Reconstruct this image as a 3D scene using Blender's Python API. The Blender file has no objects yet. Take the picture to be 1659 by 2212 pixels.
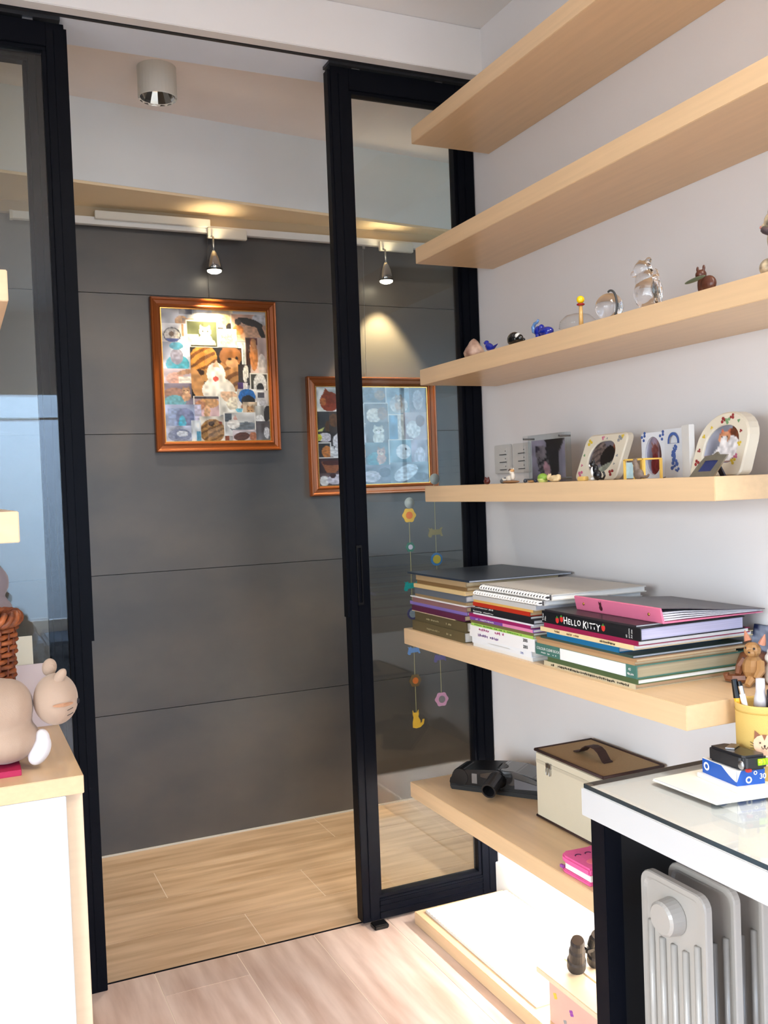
import bpy, bmesh, math, random
from mathutils import Vector, Matrix
random.seed(7)
C = bpy.context.scene.collection
R = math.radians

# ------------------------------------------------------------------ camera, world, lights, exposure
cam_data = bpy.data.cameras.new('camera'); cam = bpy.data.objects.new('camera', cam_data); C.objects.link(cam)
bpy.context.scene.camera = cam
YAW, PITCH, ROLL, FPX = R(24.3846), R(-1.5341), R(-2.1710), 2059.5
f0 = Vector((math.sin(YAW), math.cos(YAW), 0)); r0 = Vector((math.cos(YAW), -math.sin(YAW), 0)); u0 = Vector((0, 0, 1))
fw = f0*math.cos(PITCH)+u0*math.sin(PITCH); uu = u0*math.cos(PITCH)-f0*math.sin(PITCH)
rr = r0*math.cos(ROLL)+uu*math.sin(ROLL); u2 = uu*math.cos(ROLL)-r0*math.sin(ROLL)
M = Matrix((rr, u2, -fw)).transposed().to_4x4(); M.translation = (0, 0, 1.3)
cam.matrix_world = M
cam_data.sensor_fit = 'VERTICAL'; cam_data.sensor_height = 36.0; cam_data.lens = 36.0*FPX/2212
cam_data.clip_start = 0.02
vs = bpy.context.scene.view_settings
vs.view_transform = 'Standard'; vs.look = 'None'; vs.gamma = 1.0; vs.use_curve_mapping = False; vs.exposure = 0.66

world = bpy.data.worlds.new('world'); bpy.context.scene.world = world; world.use_nodes = True
wt = world.node_tree; bg = wt.nodes['Background']; bg.inputs[1].default_value = 16.5
# overcast sky above, darker ground and facades below the horizon
wtc = wt.nodes.new('ShaderNodeTexCoord'); wsx = wt.nodes.new('ShaderNodeSeparateXYZ'); wmr = wt.nodes.new('ShaderNodeMapRange'); wmx = wt.nodes.new('ShaderNodeMix'); wmx.data_type = 'RGBA'
wt.links.new(wtc.outputs['Generated'], wsx.inputs[0]); wt.links.new(wsx.outputs[2], wmr.inputs[0]); wmr.inputs[1].default_value = -0.15; wmr.inputs[2].default_value = 0.25
wmx.inputs[6].default_value = (0.17, 0.185, 0.20, 1); wmx.inputs[7].default_value = (0.84, 0.925, 1.0, 1); wt.links.new(wmr.outputs[0], wmx.inputs[0]); wt.links.new(wmx.outputs[2], bg.inputs[0])

def area(name, loc, rot, sx, sy, power, col, portal=False):
    d = bpy.data.lights.new(name, 'AREA'); d.shape = 'RECTANGLE'; d.size = sx; d.size_y = sy; d.energy = power; d.color = col
    o = bpy.data.objects.new(name, d); C.objects.link(o); o.location = loc; o.rotation_euler = rot
    if portal: d.cycles.is_portal = True
    return o
area('window_portal', (0.5, -2.26, 1.24), (R(90), 0, 0), 1.76, 1.76, 1, (1, 1, 1), True)
area('window_added_side_portal', (-2.44, -0.05, 1.175), (R(90), 0, R(-90)), 2.5, 1.55, 1, (1, 1, 1), True)  # portal for the added, unseen side window
DESK_FILL = 24.0
area('inner_window_portal', (2.15, 2.57, 1.575), (R(90), 0, 0), 0.6, 0.75, 1, (1, 1, 1), True)
area('desk_fill_light', (1.08, 0.30, 2.64), (0, 0, 0), 0.35, 1.1, DESK_FILL, (1.0, 0.95, 0.88))  # added fill for desk top and floor, no lamp fitting there
LED = 250.0
SPOT = 25.0

# ------------------------------------------------------------------ helpers
ORG = {}
def s2l(c):
    return tuple(((v/255)/12.92 if v/255 <= 0.04045 else ((v/255+0.055)/1.055)**2.4) for v in c)
MATS = {}
def mat(name, rgb, rough=0.5, metal=0.0, spec=0.5, var=0.0, rgb2=None, scale=8.0, bump=0.0, bscale=200.0, stretch=(1, 1, 1), sheen=0.0, coat=0.0, rnd=0.0):
    """procedural: base colour (sRGB 0-255) with noise variation and fine noise relief"""
    if name in MATS: return MATS[name]
    m = bpy.data.materials.new(name); m.use_nodes = True; nt = m.node_tree; b = nt.nodes['Principled BSDF']; MATS[name] = m
    c = s2l(rgb); b.inputs['Roughness'].default_value = rough; b.inputs['Metallic'].default_value = metal
    b.inputs['Specular IOR Level'].default_value = spec
    if sheen: b.inputs['Sheen Weight'].default_value = sheen
    if coat: b.inputs['Coat Weight'].default_value = coat; b.inputs['Coat Roughness'].default_value = 0.05
    tc = nt.nodes.new('ShaderNodeTexCoord'); mp = nt.nodes.new('ShaderNodeMapping'); mp.inputs['Scale'].default_value = stretch
    nt.links.new(tc.outputs['Object'], mp.inputs[0])
    n = nt.nodes.new('ShaderNodeTexNoise'); n.inputs['Scale'].default_value = scale; n.inputs['Detail'].default_value = 5
    nt.links.new(mp.outputs[0], n.inputs['Vector'])
    mx = nt.nodes.new('ShaderNodeMix'); mx.data_type = 'RGBA'
    v = max(var, 0.03)
    mx.inputs[6].default_value = tuple(x*(1-v) for x in c)+(1,); contrast = 2.6 if rgb2 else 1.0; mx.inputs[7].default_value = tuple(min(1, x*(1+v)) for x in (s2l(rgb2) if rgb2 else c))+(1,)
    if rgb2:
        cr = nt.nodes.new('ShaderNodeMapRange'); cr.inputs[1].default_value = 0.5-0.5/contrast; cr.inputs[2].default_value = 0.5+0.5/contrast
        nt.links.new(n.outputs[0], cr.inputs[0]); nt.links.new(cr.outputs[0], mx.inputs[0])
    else: nt.links.new(n.outputs[0], mx.inputs[0])
    out = mx.outputs[2]
    if rnd:
        oi = nt.nodes.new('ShaderNodeObjectInfo'); mr = nt.nodes.new('ShaderNodeMapRange')
        mr.inputs[3].default_value = 1-rnd; mr.inputs[4].default_value = 1+rnd; nt.links.new(oi.outputs['Random'], mr.inputs[0])
        hs = nt.nodes.new('ShaderNodeHueSaturation'); nt.links.new(mr.outputs[0], hs.inputs['Value']); nt.links.new(out, hs.inputs['Color']); out = hs.outputs[0]
    nt.links.new(out, b.inputs['Base Color'])
    if bump:
        n2 = nt.nodes.new('ShaderNodeTexNoise'); n2.inputs['Scale'].default_value = bscale; nt.links.new(mp.outputs[0], n2.inputs['Vector'])
        bp = nt.nodes.new('ShaderNodeBump'); bp.inputs['Strength'].default_value = bump; bp.inputs['Distance'].default_value = 0.002
        nt.links.new(n2.outputs[0], bp.inputs['Height']); nt.links.new(bp.outputs[0], b.inputs['Normal'])
    return m

def emit(name, rgb, strength):
    m = bpy.data.materials.new(name); m.use_nodes = True; nt = m.node_tree; nt.nodes.clear()
    e = nt.nodes.new('ShaderNodeEmission'); e.inputs[0].default_value = rgb+(1,); e.inputs[1].default_value = strength
    o = nt.nodes.new('ShaderNodeOutputMaterial'); nt.links.new(e.outputs[0], o.inputs[0]); return m

def pane_mat(name, tint=(1, 1, 1), ior=1.5):
    """clear sheet glass: transparent body, Fresnel reflection on both faces"""
    m = bpy.data.materials.new(name); m.use_nodes = True; nt = m.node_tree; nt.nodes.clear()
    g = nt.nodes.new('ShaderNodeNewGeometry'); mr = nt.nodes.new('ShaderNodeMapRange')
    mr.inputs[3].default_value = ior; mr.inputs[4].default_value = 1/ior; nt.links.new(g.outputs['Backfacing'], mr.inputs[0])
    fr = nt.nodes.new('ShaderNodeFresnel'); nt.links.new(mr.outputs[0], fr.inputs['IOR'])
    t = nt.nodes.new('ShaderNodeBsdfTransparent'); t.inputs[0].default_value = tint+(1,)
    gl = nt.nodes.new('ShaderNodeBsdfGlossy'); gl.inputs['Roughness'].default_value = 0.0
    mx = nt.nodes.new('ShaderNodeMixShader'); nt.links.new(fr.outputs[0], mx.inputs[0]); nt.links.new(t.outputs[0], mx.inputs[1]); nt.links.new(gl.outputs[0], mx.inputs[2])
    o = nt.nodes.new('ShaderNodeOutputMaterial'); nt.links.new(mx.outputs[0], o.inputs[0]); return m

def crystal_mat(name, rgb=(0.97, 0.98, 1.0), ior=1.5):
    m = bpy.data.materials.new(name); m.use_nodes = True; b = m.node_tree.nodes['Principled BSDF']
    b.inputs['Base Color'].default_value = rgb+(1,); b.inputs['Transmission Weight'].default_value = 1; b.inputs['Roughness'].default_value = 0.0; b.inputs['IOR'].default_value = ior
    return m

def vcol_mat(name, rough=0.35, spec=0.5):
    m = bpy.data.materials.new(name); m.use_nodes = True; b = m.node_tree.nodes['Principled BSDF']
    a = m.node_tree.nodes.new('ShaderNodeVertexColor'); a.layer_name = 'Print'
    m.node_tree.links.new(a.outputs[0], b.inputs['Base Color']); b.inputs['Roughness'].default_value = rough; b.inputs['Specular IOR Level'].default_value = spec
    return m

def thing(name, label, cat, loc=(0, 0, 0), rotz=0, group=None, kind=None):
    o = bpy.data.objects.new(name, None); C.objects.link(o); o.empty_display_size = 0.05
    o.location = loc; o.rotation_euler = (0, 0, rotz); ORG[o.name] = Vector(loc)
    if label: o['label'] = label
    if cat: o['category'] = cat
    if group: o['group'] = group
    if kind: o['kind'] = kind
    return o
def tag(o, label=None, cat=None, group=None, kind=None):
    if label: o['label'] = label
    if cat: o['category'] = cat
    if group: o['group'] = group
    if kind: o['kind'] = kind
    return o

def obj(name, bm, m, parent=None, smooth=False, local=False, bevel=0.0, kind=None, label=None, seg=2):
    """link bm as ONE mesh object; world-space vertices unless local=True"""
    if bevel: bmesh.ops.bevel(bm, geom=list(bm.edges), offset=bevel, segments=seg, affect='EDGES', clamp_overlap=True)
    bmesh.ops.recalc_face_normals(bm, faces=list(bm.faces))
    if parent is not None:
        org = ORG[parent.name]
        if not local: bmesh.ops.translate(bm, verts=list(bm.verts), vec=-org)
    else:
        bb = [v.co for v in bm.verts]
        org = Vector((sum(v.x for v in bb)/len(bb), sum(v.y for v in bb)/len(bb), min(v.z for v in bb)))
        bmesh.ops.translate(bm, verts=list(bm.verts), vec=-org)
    me = bpy.data.meshes.new(name); bm.to_mesh(me); bm.free()
    if m: me.materials.append(m)
    if smooth:
        for p in me.polygons: p.use_smooth = True
    o = bpy.data.objects.new(name, me); C.objects.link(o)
    if parent is not None: o.parent = parent
    else: o.location = org
    ORG[o.name] = org
    if kind: o['kind'] = kind
    if label: o['label'] = label
    return o

def B(): return bmesh.new()
def box(bm, x0, x1, y0, y1, z0, z1):
    v = [bm.verts.new((x, y, z)) for z in (z0, z1) for y in (y0, y1) for x in (x0, x1)]
    for f in ((0, 2, 3, 1), (4, 5, 7, 6), (0, 1, 5, 4), (2, 6, 7, 3), (0, 4, 6, 2), (1, 3, 7, 5)): bm.faces.new([v[i] for i in f])
    return bm
def bx(*a): return box(B(), *a)
def prism(bm, pts, lo, hi, axis='x'):
    """2-D polygon extruded along an axis. x: pts are (y,z); y: (x,z); z: (x,y)"""
    def P(p, t): return {'x': (t, p[0], p[1]), 'y': (p[0], t, p[1]), 'z': (p[0], p[1], t)}[axis]
    a = [bm.verts.new(P(p, lo)) for p in pts]; b = [bm.verts.new(P(p, hi)) for p in pts]; n = len(pts)
    bm.faces.new(a[::-1]); bm.faces.new(b)
    for i in range(n): bm.faces.new((a[i], a[(i+1) % n], b[(i+1) % n], b[i]))
    return bm
def ring_prism(bm, outer, inner, lo, hi, axis='x'):
    """same-length outer and inner outlines -> extruded frame with an opening"""
    def P(p, t): return {'x': (t, p[0], p[1]), 'y': (p[0], t, p[1]), 'z': (p[0], p[1], t)}[axis]
    n = len(outer); L = [[bm.verts.new(P(p, t)) for p in q] for t in (lo, hi) for q in (outer, inner)]
    for i in range(n):
        j = (i+1) % n
        bm.faces.new((L[0][i], L[0][j], L[1][j], L[1][i])); bm.faces.new((L[2][i], L[3][i], L[3][j], L[2][j]))
        bm.faces.new((L[0][i], L[2][i], L[2][j], L[0][j])); bm.faces.new((L[1][i], L[1][j], L[3][j], L[3][i]))
    return bm
def tube(bm, pts, r, n=8, closed=False, caps=True):
    pts = [Vector(p) for p in pts]; N = len(pts); rs = r if isinstance(r, (list, tuple)) else [r]*N; rings = []; up = None
    for i, p in enumerate(pts):
        a = pts[(i-1) % N] if (i > 0 or closed) else p; b = pts[(i+1) % N] if (i < N-1 or closed) else p
        t = (b-a).normalized()
        if up is None: up = t.orthogonal().normalized()
        up = (up-t*up.dot(t)); up = up.normalized() if up.length > 1e-6 else t.orthogonal().normalized()
        s = t.cross(up)
        rings.append([bm.verts.new(p+(up*math.cos(2*math.pi*k/n)+s*math.sin(2*math.pi*k/n))*rs[i]) for k in range(n)])
    for i in range(N if closed else N-1):
        A, D = rings[i], rings[(i+1) % N]
        for k in range(n): bm.faces.new((A[k], A[(k+1) % n], D[(k+1) % n], D[k]))
    if caps and not closed:
        bm.faces.new(rings[0][::-1]); bm.faces.new(rings[-1])
    return bm
def lathe(bm, prof, c=(0, 0, 0), n=24, mtx=None, close=False, cap=True):
    """profile of (radius, height) turned about z; mtx turns it afterwards"""
    c = Vector(c); rings = []
    for r_, z in prof:
        ring = []
        for k in range(n):
            p = Vector((r_*math.cos(2*math.pi*k/n), r_*math.sin(2*math.pi*k/n), z))
            ring.append(bm.verts.new(c+(mtx @ p if mtx else p)))
        rings.append(ring)
    for i in range(len(rings)-1):
        for k in range(n): bm.faces.new((rings[i][k], rings[i][(k+1) % n], rings[i+1][(k+1) % n], rings[i+1][k]))
    if close:
        for k in range(n): bm.faces.new((rings[-1][k], rings[-1][(k+1) % n], rings[0][(k+1) % n], rings[0][k]))
    elif cap:
        if prof[0][0] > 0: bm.faces.new(rings[0][::-1])
        if prof[-1][0] > 0: bm.faces.new(rings[-1])
    bmesh.ops.remove_doubles(bm, verts=list(bm.verts), dist=1e-6)
    return bm
def ell(bm, c, r, rot=(0, 0, 0), u=16, v=10):
    from mathutils import Euler
    m = Matrix.Translation(c) @ Euler(rot).to_matrix().to_4x4() @ Matrix.Diagonal((r[0], r[1], r[2], 1))
    bmesh.ops.create_uvsphere(bm, u_segments=u, v_segments=v, radius=1, matrix=m); return bm
def blob(name, m, parent, ells, cones=(), voxel=0.002, smooth=6, local=False, kind=None, label=None):
    """ellipsoids and tapered limbs fused into one continuous skin"""
    bm = B()
    for e in ells: ell(bm, *e)
    for pts, rs in cones: tube(bm, pts, rs, 10)
    o = obj(name, bm, m, parent, smooth=True, local=local, kind=kind, label=label)
    rm = o.modifiers.new('fuse', 'REMESH'); rm.mode = 'VOXEL'; rm.voxel_size = voxel; rm.use_smooth_shade = True
    sm = o.modifiers.new('smooth', 'SMOOTH'); sm.factor = 0.5; sm.iterations = smooth
    return o
FONTCACHE = {}
def lettering(parent, txt, size, org, xd, yd, m, name='lettering', align='LEFT', bold=0.0, shear=0.0, label=None):
    cu = bpy.data.curves.new('txt', 'FONT'); cu.body = txt; cu.size = size; cu.align_x = align; cu.offset = bold; cu.shear = shear; cu.resolution_u = 3
    t = bpy.data.objects.new('txt', cu); C.objects.link(t)
    dg = bpy.context.evaluated_depsgraph_get(); me0 = bpy.data.meshes.new_from_object(t.evaluated_get(dg))
    bm = B(); bm.from_mesh(me0); bpy.data.objects.remove(t); bpy.data.meshes.remove(me0)
    xd, yd, org = Vector(xd), Vector(yd), Vector(org)
    for v in bm.verts: v.co = org+xd*v.co.x+yd*v.co.y
    return obj(name, bm, m, parent, label=label)
def scribble(parent, org, xd, yd, w, h, m, n=14, seed=1, name='lettering'):
    """small print too fine to read: a row of tiny strokes"""
    rg = random.Random(seed); bm = B(); xd, yd, org = Vector(xd), Vector(yd), Vector(org); x = 0
    cw = w/n
    for i in range(n):
        if rg.random() < 0.12: continue
        for k in range(2):
            a = i*cw+cw*(0.08+0.4*k); b_ = a+cw*rg.uniform(0.15, 0.4); y0 = h*rg.uniform(0, 0.35); y1 = h*rg.uniform(0.6, 1)
            q = [org+xd*p[0]+yd*p[1] for p in ((a, y0), (b_, y0), (b_, y1), (a, y1))]
            bm.faces.new([bm.verts.new(p) for p in q])
        q = [org+xd*p[0]+yd*p[1] for p in ((i*cw+cw*.08, h*.42), (i*cw+cw*.8, h*.42), (i*cw+cw*.8, h*.58), (i*cw+cw*.08, h*.58))]
        bm.faces.new([bm.verts.new(p) for p in q])
    return obj(name, bm, m, parent)

# ---- printed pictures: a fine grid whose points carry the print's colours
def hashn(x, y, s):
    v = math.sin(x*12.9898*(1+s % 7)+y*78.233+s*37.7)*43758.5453; return v-math.floor(v)
def vnoise(x, y, s):
    xi, yi = math.floor(x), math.floor(y); fx, fy = x-xi, y-yi; fx = fx*fx*(3-2*fx); fy = fy*fy*(3-2*fy)
    a = hashn(xi, yi, s)*(1-fx)+hashn(xi+1, yi, s)*fx; b_ = hashn(xi, yi+1, s)*(1-fx)+hashn(xi+1, yi+1, s)*fx
    return a*(1-fy)+b_*fy
def paint(u, v, d, seed):
    c = d['bg']
    if 'bg2' in d: t = v if d.get('dir', 'v') == 'v' else u; c = tuple(a*(1-t)+b_*t for a, b_ in zip(c, d['bg2']))
    k = 0.75+0.5*vnoise(u*4, v*4, seed); c = tuple(min(255, x*k) for x in c)
    for s in d.get('s', ()):
        t = s[0]; hit = False
        if t == 'e':
            _, cx, cy, rx, ry, col, rot = s; a, b_ = u-cx, v-cy; ca, sa = math.cos(rot), math.sin(rot)
            hit = ((a*ca+b_*sa)/rx)**2+((-a*sa+b_*ca)/ry)**2 < 1
        elif t == 'r': _, x0, y0, x1, y1, col = s; hit = x0 < u < x1 and y0 < v < y1
        elif t == 't':
            _, p, q, r_, col = s
            def sg(a, b_, c_): return (a[0]-c_[0])*(b_[1]-c_[1])-(b_[0]-c_[0])*(a[1]-c_[1])
            w = (u, v); d1, d2, d3 = sg(w, p, q), sg(w, q, r_), sg(w, r_, p); hit = (d1 >= 0) == (d2 >= 0) == (d3 >= 0)
        elif t == 'stripe':   # tabby bands inside an ellipse
            _, cx, cy, rx, ry, col, fq = s
            hit = ((u-cx)/rx)**2+((v-cy)/ry)**2 < 1 and math.sin((u*0.6+v)*fq+3*vnoise(u*6, v*6, seed)) > 0.25
        if hit:
            k = 0.82+0.36*vnoise(u*14, v*14, seed+3); c = tuple(min(255, x*k) for x in col)
    b_ = d.get('border', 0)
    if b_ and (u < b_ or u > 1-b_ or v < b_ or v > 1-b_): c = (238, 236, 232)
    return s2l(c)
def cat(cx, cy, s, col, body=True, ear=None, lean=0.0, bodycol=None):
    """shapes of a cat: body, head, ears, eyes, muzzle"""
    ear = ear or tuple(int(x*0.8) for x in col); o = []
    bc = bodycol or col
    if body: o += [('e', cx+lean*s, cy+1.55*s, 1.05*s, 1.35*s, bc, 0.15), ('e', cx-.45*s, cy+2.2*s, .3*s, .8*s, tuple(min(255, int(x*1.08)) for x in bc), 0)]
    o += [('t', (cx-.95*s, cy-.1*s), (cx-.75*s, cy-1.35*s), (cx-.1*s, cy-.7*s), ear), ('t', (cx+.95*s, cy-.1*s), (cx+.75*s, cy-1.35*s), (cx+.1*s, cy-.7*s), ear),
          ('e', cx, cy, 1.0*s, .85*s, col, 0), ('e', cx, cy+.35*s, .42*s, .32*s, tuple(min(255, int(x*1.25+15)) for x in col), 0),
          ('e', cx-.4*s, cy-.08*s, .14*s, .13*s, (35, 32, 28), 0), ('e', cx+.4*s, cy-.08*s, .14*s, .13*s, (35, 32, 28), 0), ('e', cx, cy+.22*s, .11*s, .08*s, (150, 80, 75), 0)]
    return o
VC = vcol_mat('photo_print', 0.3, 0.4)
def photo(parent, org, xd, yd, w, h, d, seed, nu=24, nv=24, name='photo', mask=None, m=None, thick=None, nrm=None):
    """org = upper left corner, yd points down"""
    org, xd, yd = Vector(org), Vector(xd), Vector(yd); bm = B(); lay = bm.verts.layers.float_color.new('Print'); g = []
    for j in range(nv+1):
        row = []
        for i in range(nu+1):
            u, v = i/nu, j/nv; vt = bm.verts.new(org+xd*(u*w)+yd*(v*h)); vt[lay] = paint(u, v, d, seed)+(1,); row.append(vt)
        g.append(row)
    for j in range(nv):
        for i in range(nu):
            if mask is None or mask((i+.5)/nu, (j+.5)/nv): bm.faces.new((g[j][i], g[j+1][i], g[j+1][i+1], g[j][i+1]))
    if mask: bmesh.ops.delete(bm, geom=[v for v in bm.verts if not v.link_faces], context='VERTS')
    return obj(name, bm, m or VC, parent)

# ------------------------------------------------------------------ materials
WALL = mat('white_wall_paint', (228, 225, 224), 0.7, var=0.02, scale=3, bump=0.05, bscale=300)
CEILM = mat('ceiling_paint', (232, 230, 228), 0.8, var=0.02)
WOODC = (218, 185, 144)
WOOD = mat('maple_laminate', WOODC, 0.34, var=0.12, scale=3.5, stretch=(16, 1.0, 26), bump=0.05, bscale=60)
WOODX = mat('maple_laminate_end', (226, 200, 168), 0.4, var=0.09, scale=4, stretch=(1.2, 14, 16))
TILE = mat('cement_tile', (76, 76, 77), 0.38, var=0.06, rgb2=(101, 94, 86), scale=2.1, bump=0.05, bscale=90, stretch=(1, 1, 1.5), rnd=0.06)
GROUT = mat('dark_grout', (70, 68, 64), 0.9)
FLOOR = mat('oak_look_tile', (190, 162, 146), 0.38, var=0.05, rgb2=(222, 202, 190), scale=3.2, stretch=(7, 0.8, 1), bump=0.06, bscale=40, rnd=0.07)
FLOORX = mat('oak_look_tile_across', (190, 158, 124), 0.36, var=0.05, rgb2=(218, 190, 160), scale=3.2, stretch=(0.8, 9, 1), bump=0.06, bscale=40, rnd=0.06)
FGROUT = mat('pale_grout', (236, 220, 204), 0.9)
BLACK = mat('black_powder_coat', (9, 11, 18), 0.42, spec=0.07, var=0.1)
BLACK2 = mat('black_plastic', (10, 10, 12), 0.3, spec=.3)
DARKG = mat('dark_grey_plastic', (32, 32, 35), 0.28)
RUBBER = mat('black_rubber', (20, 20, 20), 0.7)
GLASS = pane_mat('door_glass', (0.955, 0.975, 0.965))
CLEAR = pane_mat('clear_pane', (0.985, 0.99, 0.99))
CHROME = mat('chrome', (205, 205, 205), 0.12, metal=1)
STEEL = mat('brushed_steel', (170, 170, 172), 0.3, metal=1)
WHITEP = mat('white_plastic', (232, 230, 225), 0.35)
GREYP = mat('warm_grey_plastic', (222, 218, 206), 0.4)
WHITEL = mat('white_lacquer', (236, 235, 233), 0.25, coat=0.3)
PAPER = mat('paper_white', (232, 229, 222), 0.8, var=0.08, scale=3, stretch=(1, 1, 160))
PAPERY = mat('paper_aged', (206, 184, 146), 0.85, var=0.12, scale=3, stretch=(1, 1, 160))
PAPERG = mat('paper_grey', (196, 196, 200), 0.8, var=0.12, scale=3, stretch=(1, 1, 160))
COPPER = mat('copper_wood_moulding', (140, 74, 30), 0.27, metal=0.4, var=0.08, scale=6)
GOLD = mat('gilt_lip', (214, 158, 84), 0.22, metal=0.8)
INK = mat('black_ink', (20, 20, 22), 0.6)
WINK = mat('white_ink', (235, 233, 228), 0.6)
PINKINK = mat('magenta_ink', (190, 60, 130), 0.6)
GREENINK = mat('green_ink', (60, 130, 50), 0.6)
BLUEINK = mat('blue_ink', (40, 70, 160), 0.6)

# ------------------------------------------------------------------ the setting
WX, DY, BY = 1.52, 2.6, 3.54
# floor of the room: planks along y, 0.23 wide
fl = obj('floor', bx(-2.5, 3.1, -2.3, 3.6, -0.03, -0.0011), FGROUT, kind='structure')
def plank(x0, x1, y0, y1, m, par):
    bm = bx(x0+.0016, x1-.0016, y0+.0016, y1-.0016, -0.006, 0.0); return obj('plank', bm, m, par)
xs = [0.445-0.23*13+0.23*i for i in range(20)]
rg = random.Random(3)
CROSS = {12: 2.20, 13: 2.476, 14: 1.72, 15: 1.95}
for i in range(len(xs)-1):
    x0, x1 = max(xs[i], -2.45), min(xs[i+1], 1.6)
    if x1-x0 < 0.03: continue
    y = 2.612; k = 0
    first = CROSS.get(i, 2.0-0.3*(i % 3)+0.1)
    cuts = [2.612, first]
    while cuts[-1] > -2.25: cuts.append(cuts[-1]-1.2)
    for a, b_ in zip(cuts[1:], cuts[:-1]): plank(x0, x1, max(a, -2.25), b_, FLOOR, fl)
rows = [(2.612, 2.843, [0.766]), (2.843, 3.08, [1.032]), (3.08, 3.31, [0.578]), (3.31, 3.545, [1.249])]
for y0, y1, c0 in rows:
    cuts = [-1.6]; x = c0[0]
    while x > -1.6: x -= 1.2
    cuts += [x+1.2*(j+1) for j in range(5) if x+1.2*(j+1) < 3.1]+[3.1]
    for a, b_ in zip(cuts[:-1], cuts[1:]): plank(a, b_, y0, y1, FLOORX, fl)
obj('trim_1', bx(-1.5, WX, 2.609, 2.6165, -0.004, 0.0008), BLACK, kind='structure')      # dark joint under the sliding doors

# grey tiled wall at the end of the corridor
wb = obj('wall_back', bx(-1.6, 3.1, 3.552, 3.65, 0, 2.75), GROUT, kind='structure')
zs = [0.0, 0.51, 1.018, 1.525, 2.032, 2.30]
for i in range(5):
    for a, b_ in ((-1.6, -0.1), (-0.1, 2.05), (2.05, 3.1)):
        bm = bx(a+.001, b_-.001, 3.54, 3.553, zs[i]+.0012, zs[i+1]-.0012); obj('tile', bm, TILE, wb)
obj('baseboard_back', bx(-1.6, 3.1, 3.536, 3.54, 0.0, 0.006), GREYP, kind='structure')
obj('wall_right', bx(WX, WX+.1, -2.3, 2.66, 0, 2.75), WALL, kind='structure')
obj('wall_left', bx(-1.40, -1.30, 1.40, 2.56, 0, 2.75), WALL, kind='structure')
obj('wall_left_return', bx(-2.5, -1.40, 1.40, 1.50, 0, 2.75), WALL, kind='structure')
bm = B()
for a in ((-2.5, -2.4, -2.3, 1.40, 0, .40), (-2.5, -2.4, -2.3, 1.40, 1.95, 2.75), (-2.5, -2.4, -2.3, -1.3, .40, 1.95), (-2.5, -2.4, 1.2, 1.40, .40, 1.95)): box(bm, *a)
obj('wall_added_window_side', bm, WALL, kind='structure')
bm = B()
for a in ((WX+.1, 3.1, 2.56, 2.66, 0, 1.2), (WX+.1, 3.1, 2.56, 2.66, 1.95, 2.75), (WX+.1, 1.85, 2.56, 2.66, 1.2, 1.95), (2.45, 3.1, 2.56, 2.66, 1.2, 1.95)): box(bm, *a)
obj('wall_partition_right', bm, WALL, kind='structure')
wn = obj('window_3', ring_prism(B(), [(1.85, 1.2), (2.45, 1.2), (2.45, 1.95), (1.85, 1.95)], [(1.875, 1.225), (2.425, 1.225), (2.425, 1.925), (1.875, 1.925)], 2.585, 2.62, 'y'), WHITEP, kind='structure')
obj('pane', bx(1.875, 2.425, 2.60, 2.604, 1.225, 1.925), pane_mat('tinted_pane', (.46, .54, .60)), wn)
obj('mullion', bx(2.14, 2.16, 2.588, 2.598, 1.225, 1.925), WHITEP, wn)
obj('wall_partition_left', bx(-1.6, -1.25, 2.46, 2.56, 0, 2.75), WALL, kind='structure')
obj('wall_corridor_left', bx(-1.7, -1.6, 2.46, 3.65, 0, 2.75), WALL, kind='structure')
obj('wall_corridor_right', bx(3.1, 3.2, 2.56, 3.65, 0, 2.75), WALL, kind='structure')
bm = B()
for a in ((-2.5, 1.62, -2.3, -2.2, 0, 0.36), (-2.5, 1.62, -2.3, -2.2, 2.12, 2.75), (-2.5, -0.38, -2.3, -2.2, 0.36, 2.12), (1.38, 1.62, -2.3, -2.2, 0.36, 2.12)): box(bm, *a)
obj('wall_front', bm, WALL, kind='structure')
obj('ceiling', bx(-2.5, 1.62, -2.3, 2.53, 2.67, 2.75), CEILM, kind='structure')
obj('ceiling_corridor', bx(-1.7, 3.2, 2.556, 3.65, 2.61, 2.75), mat('corridor_ceiling', (246, 236, 229), 0.8), kind='structure')
obj('trim_beam', bx(-2.5, 1.62, 2.515, 2.555, 2.53, 2.67), CEILM, kind='structure', bevel=0.002)
obj('trim_header', bx(-1.6, 3.1, 2.579, 2.735, 2.536, 2.62), mat('header_paint', (228, 237, 250), .7), kind='structure', bevel=0.002)
# wedge-shaped white bulkhead over the grey wall, soffit sheet with the warm glow in its colour
obj('trim_soffit_glow_sheet', prism(B(), [(-1.6, 3.0), (3.1, 3.605), (3.1, 3.62), (-1.6, 3.62)], 2.330, 2.3395, 'z'), mat('soffit_painted_glow', (250, 226, 186), .5, var=.03), kind='structure')
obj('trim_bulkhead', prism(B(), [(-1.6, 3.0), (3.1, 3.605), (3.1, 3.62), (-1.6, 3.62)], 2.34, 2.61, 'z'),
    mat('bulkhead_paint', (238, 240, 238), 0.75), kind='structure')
obj('trim_soffit', bx(-1.6, 3.1, 3.515, 3.553, 2.290, 2.330), mat('soffit_beige_shade', (206, 184, 150), 0.6, var=0.05), kind='structure')  # lip below the soffit, its shade put into the darker beige

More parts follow.
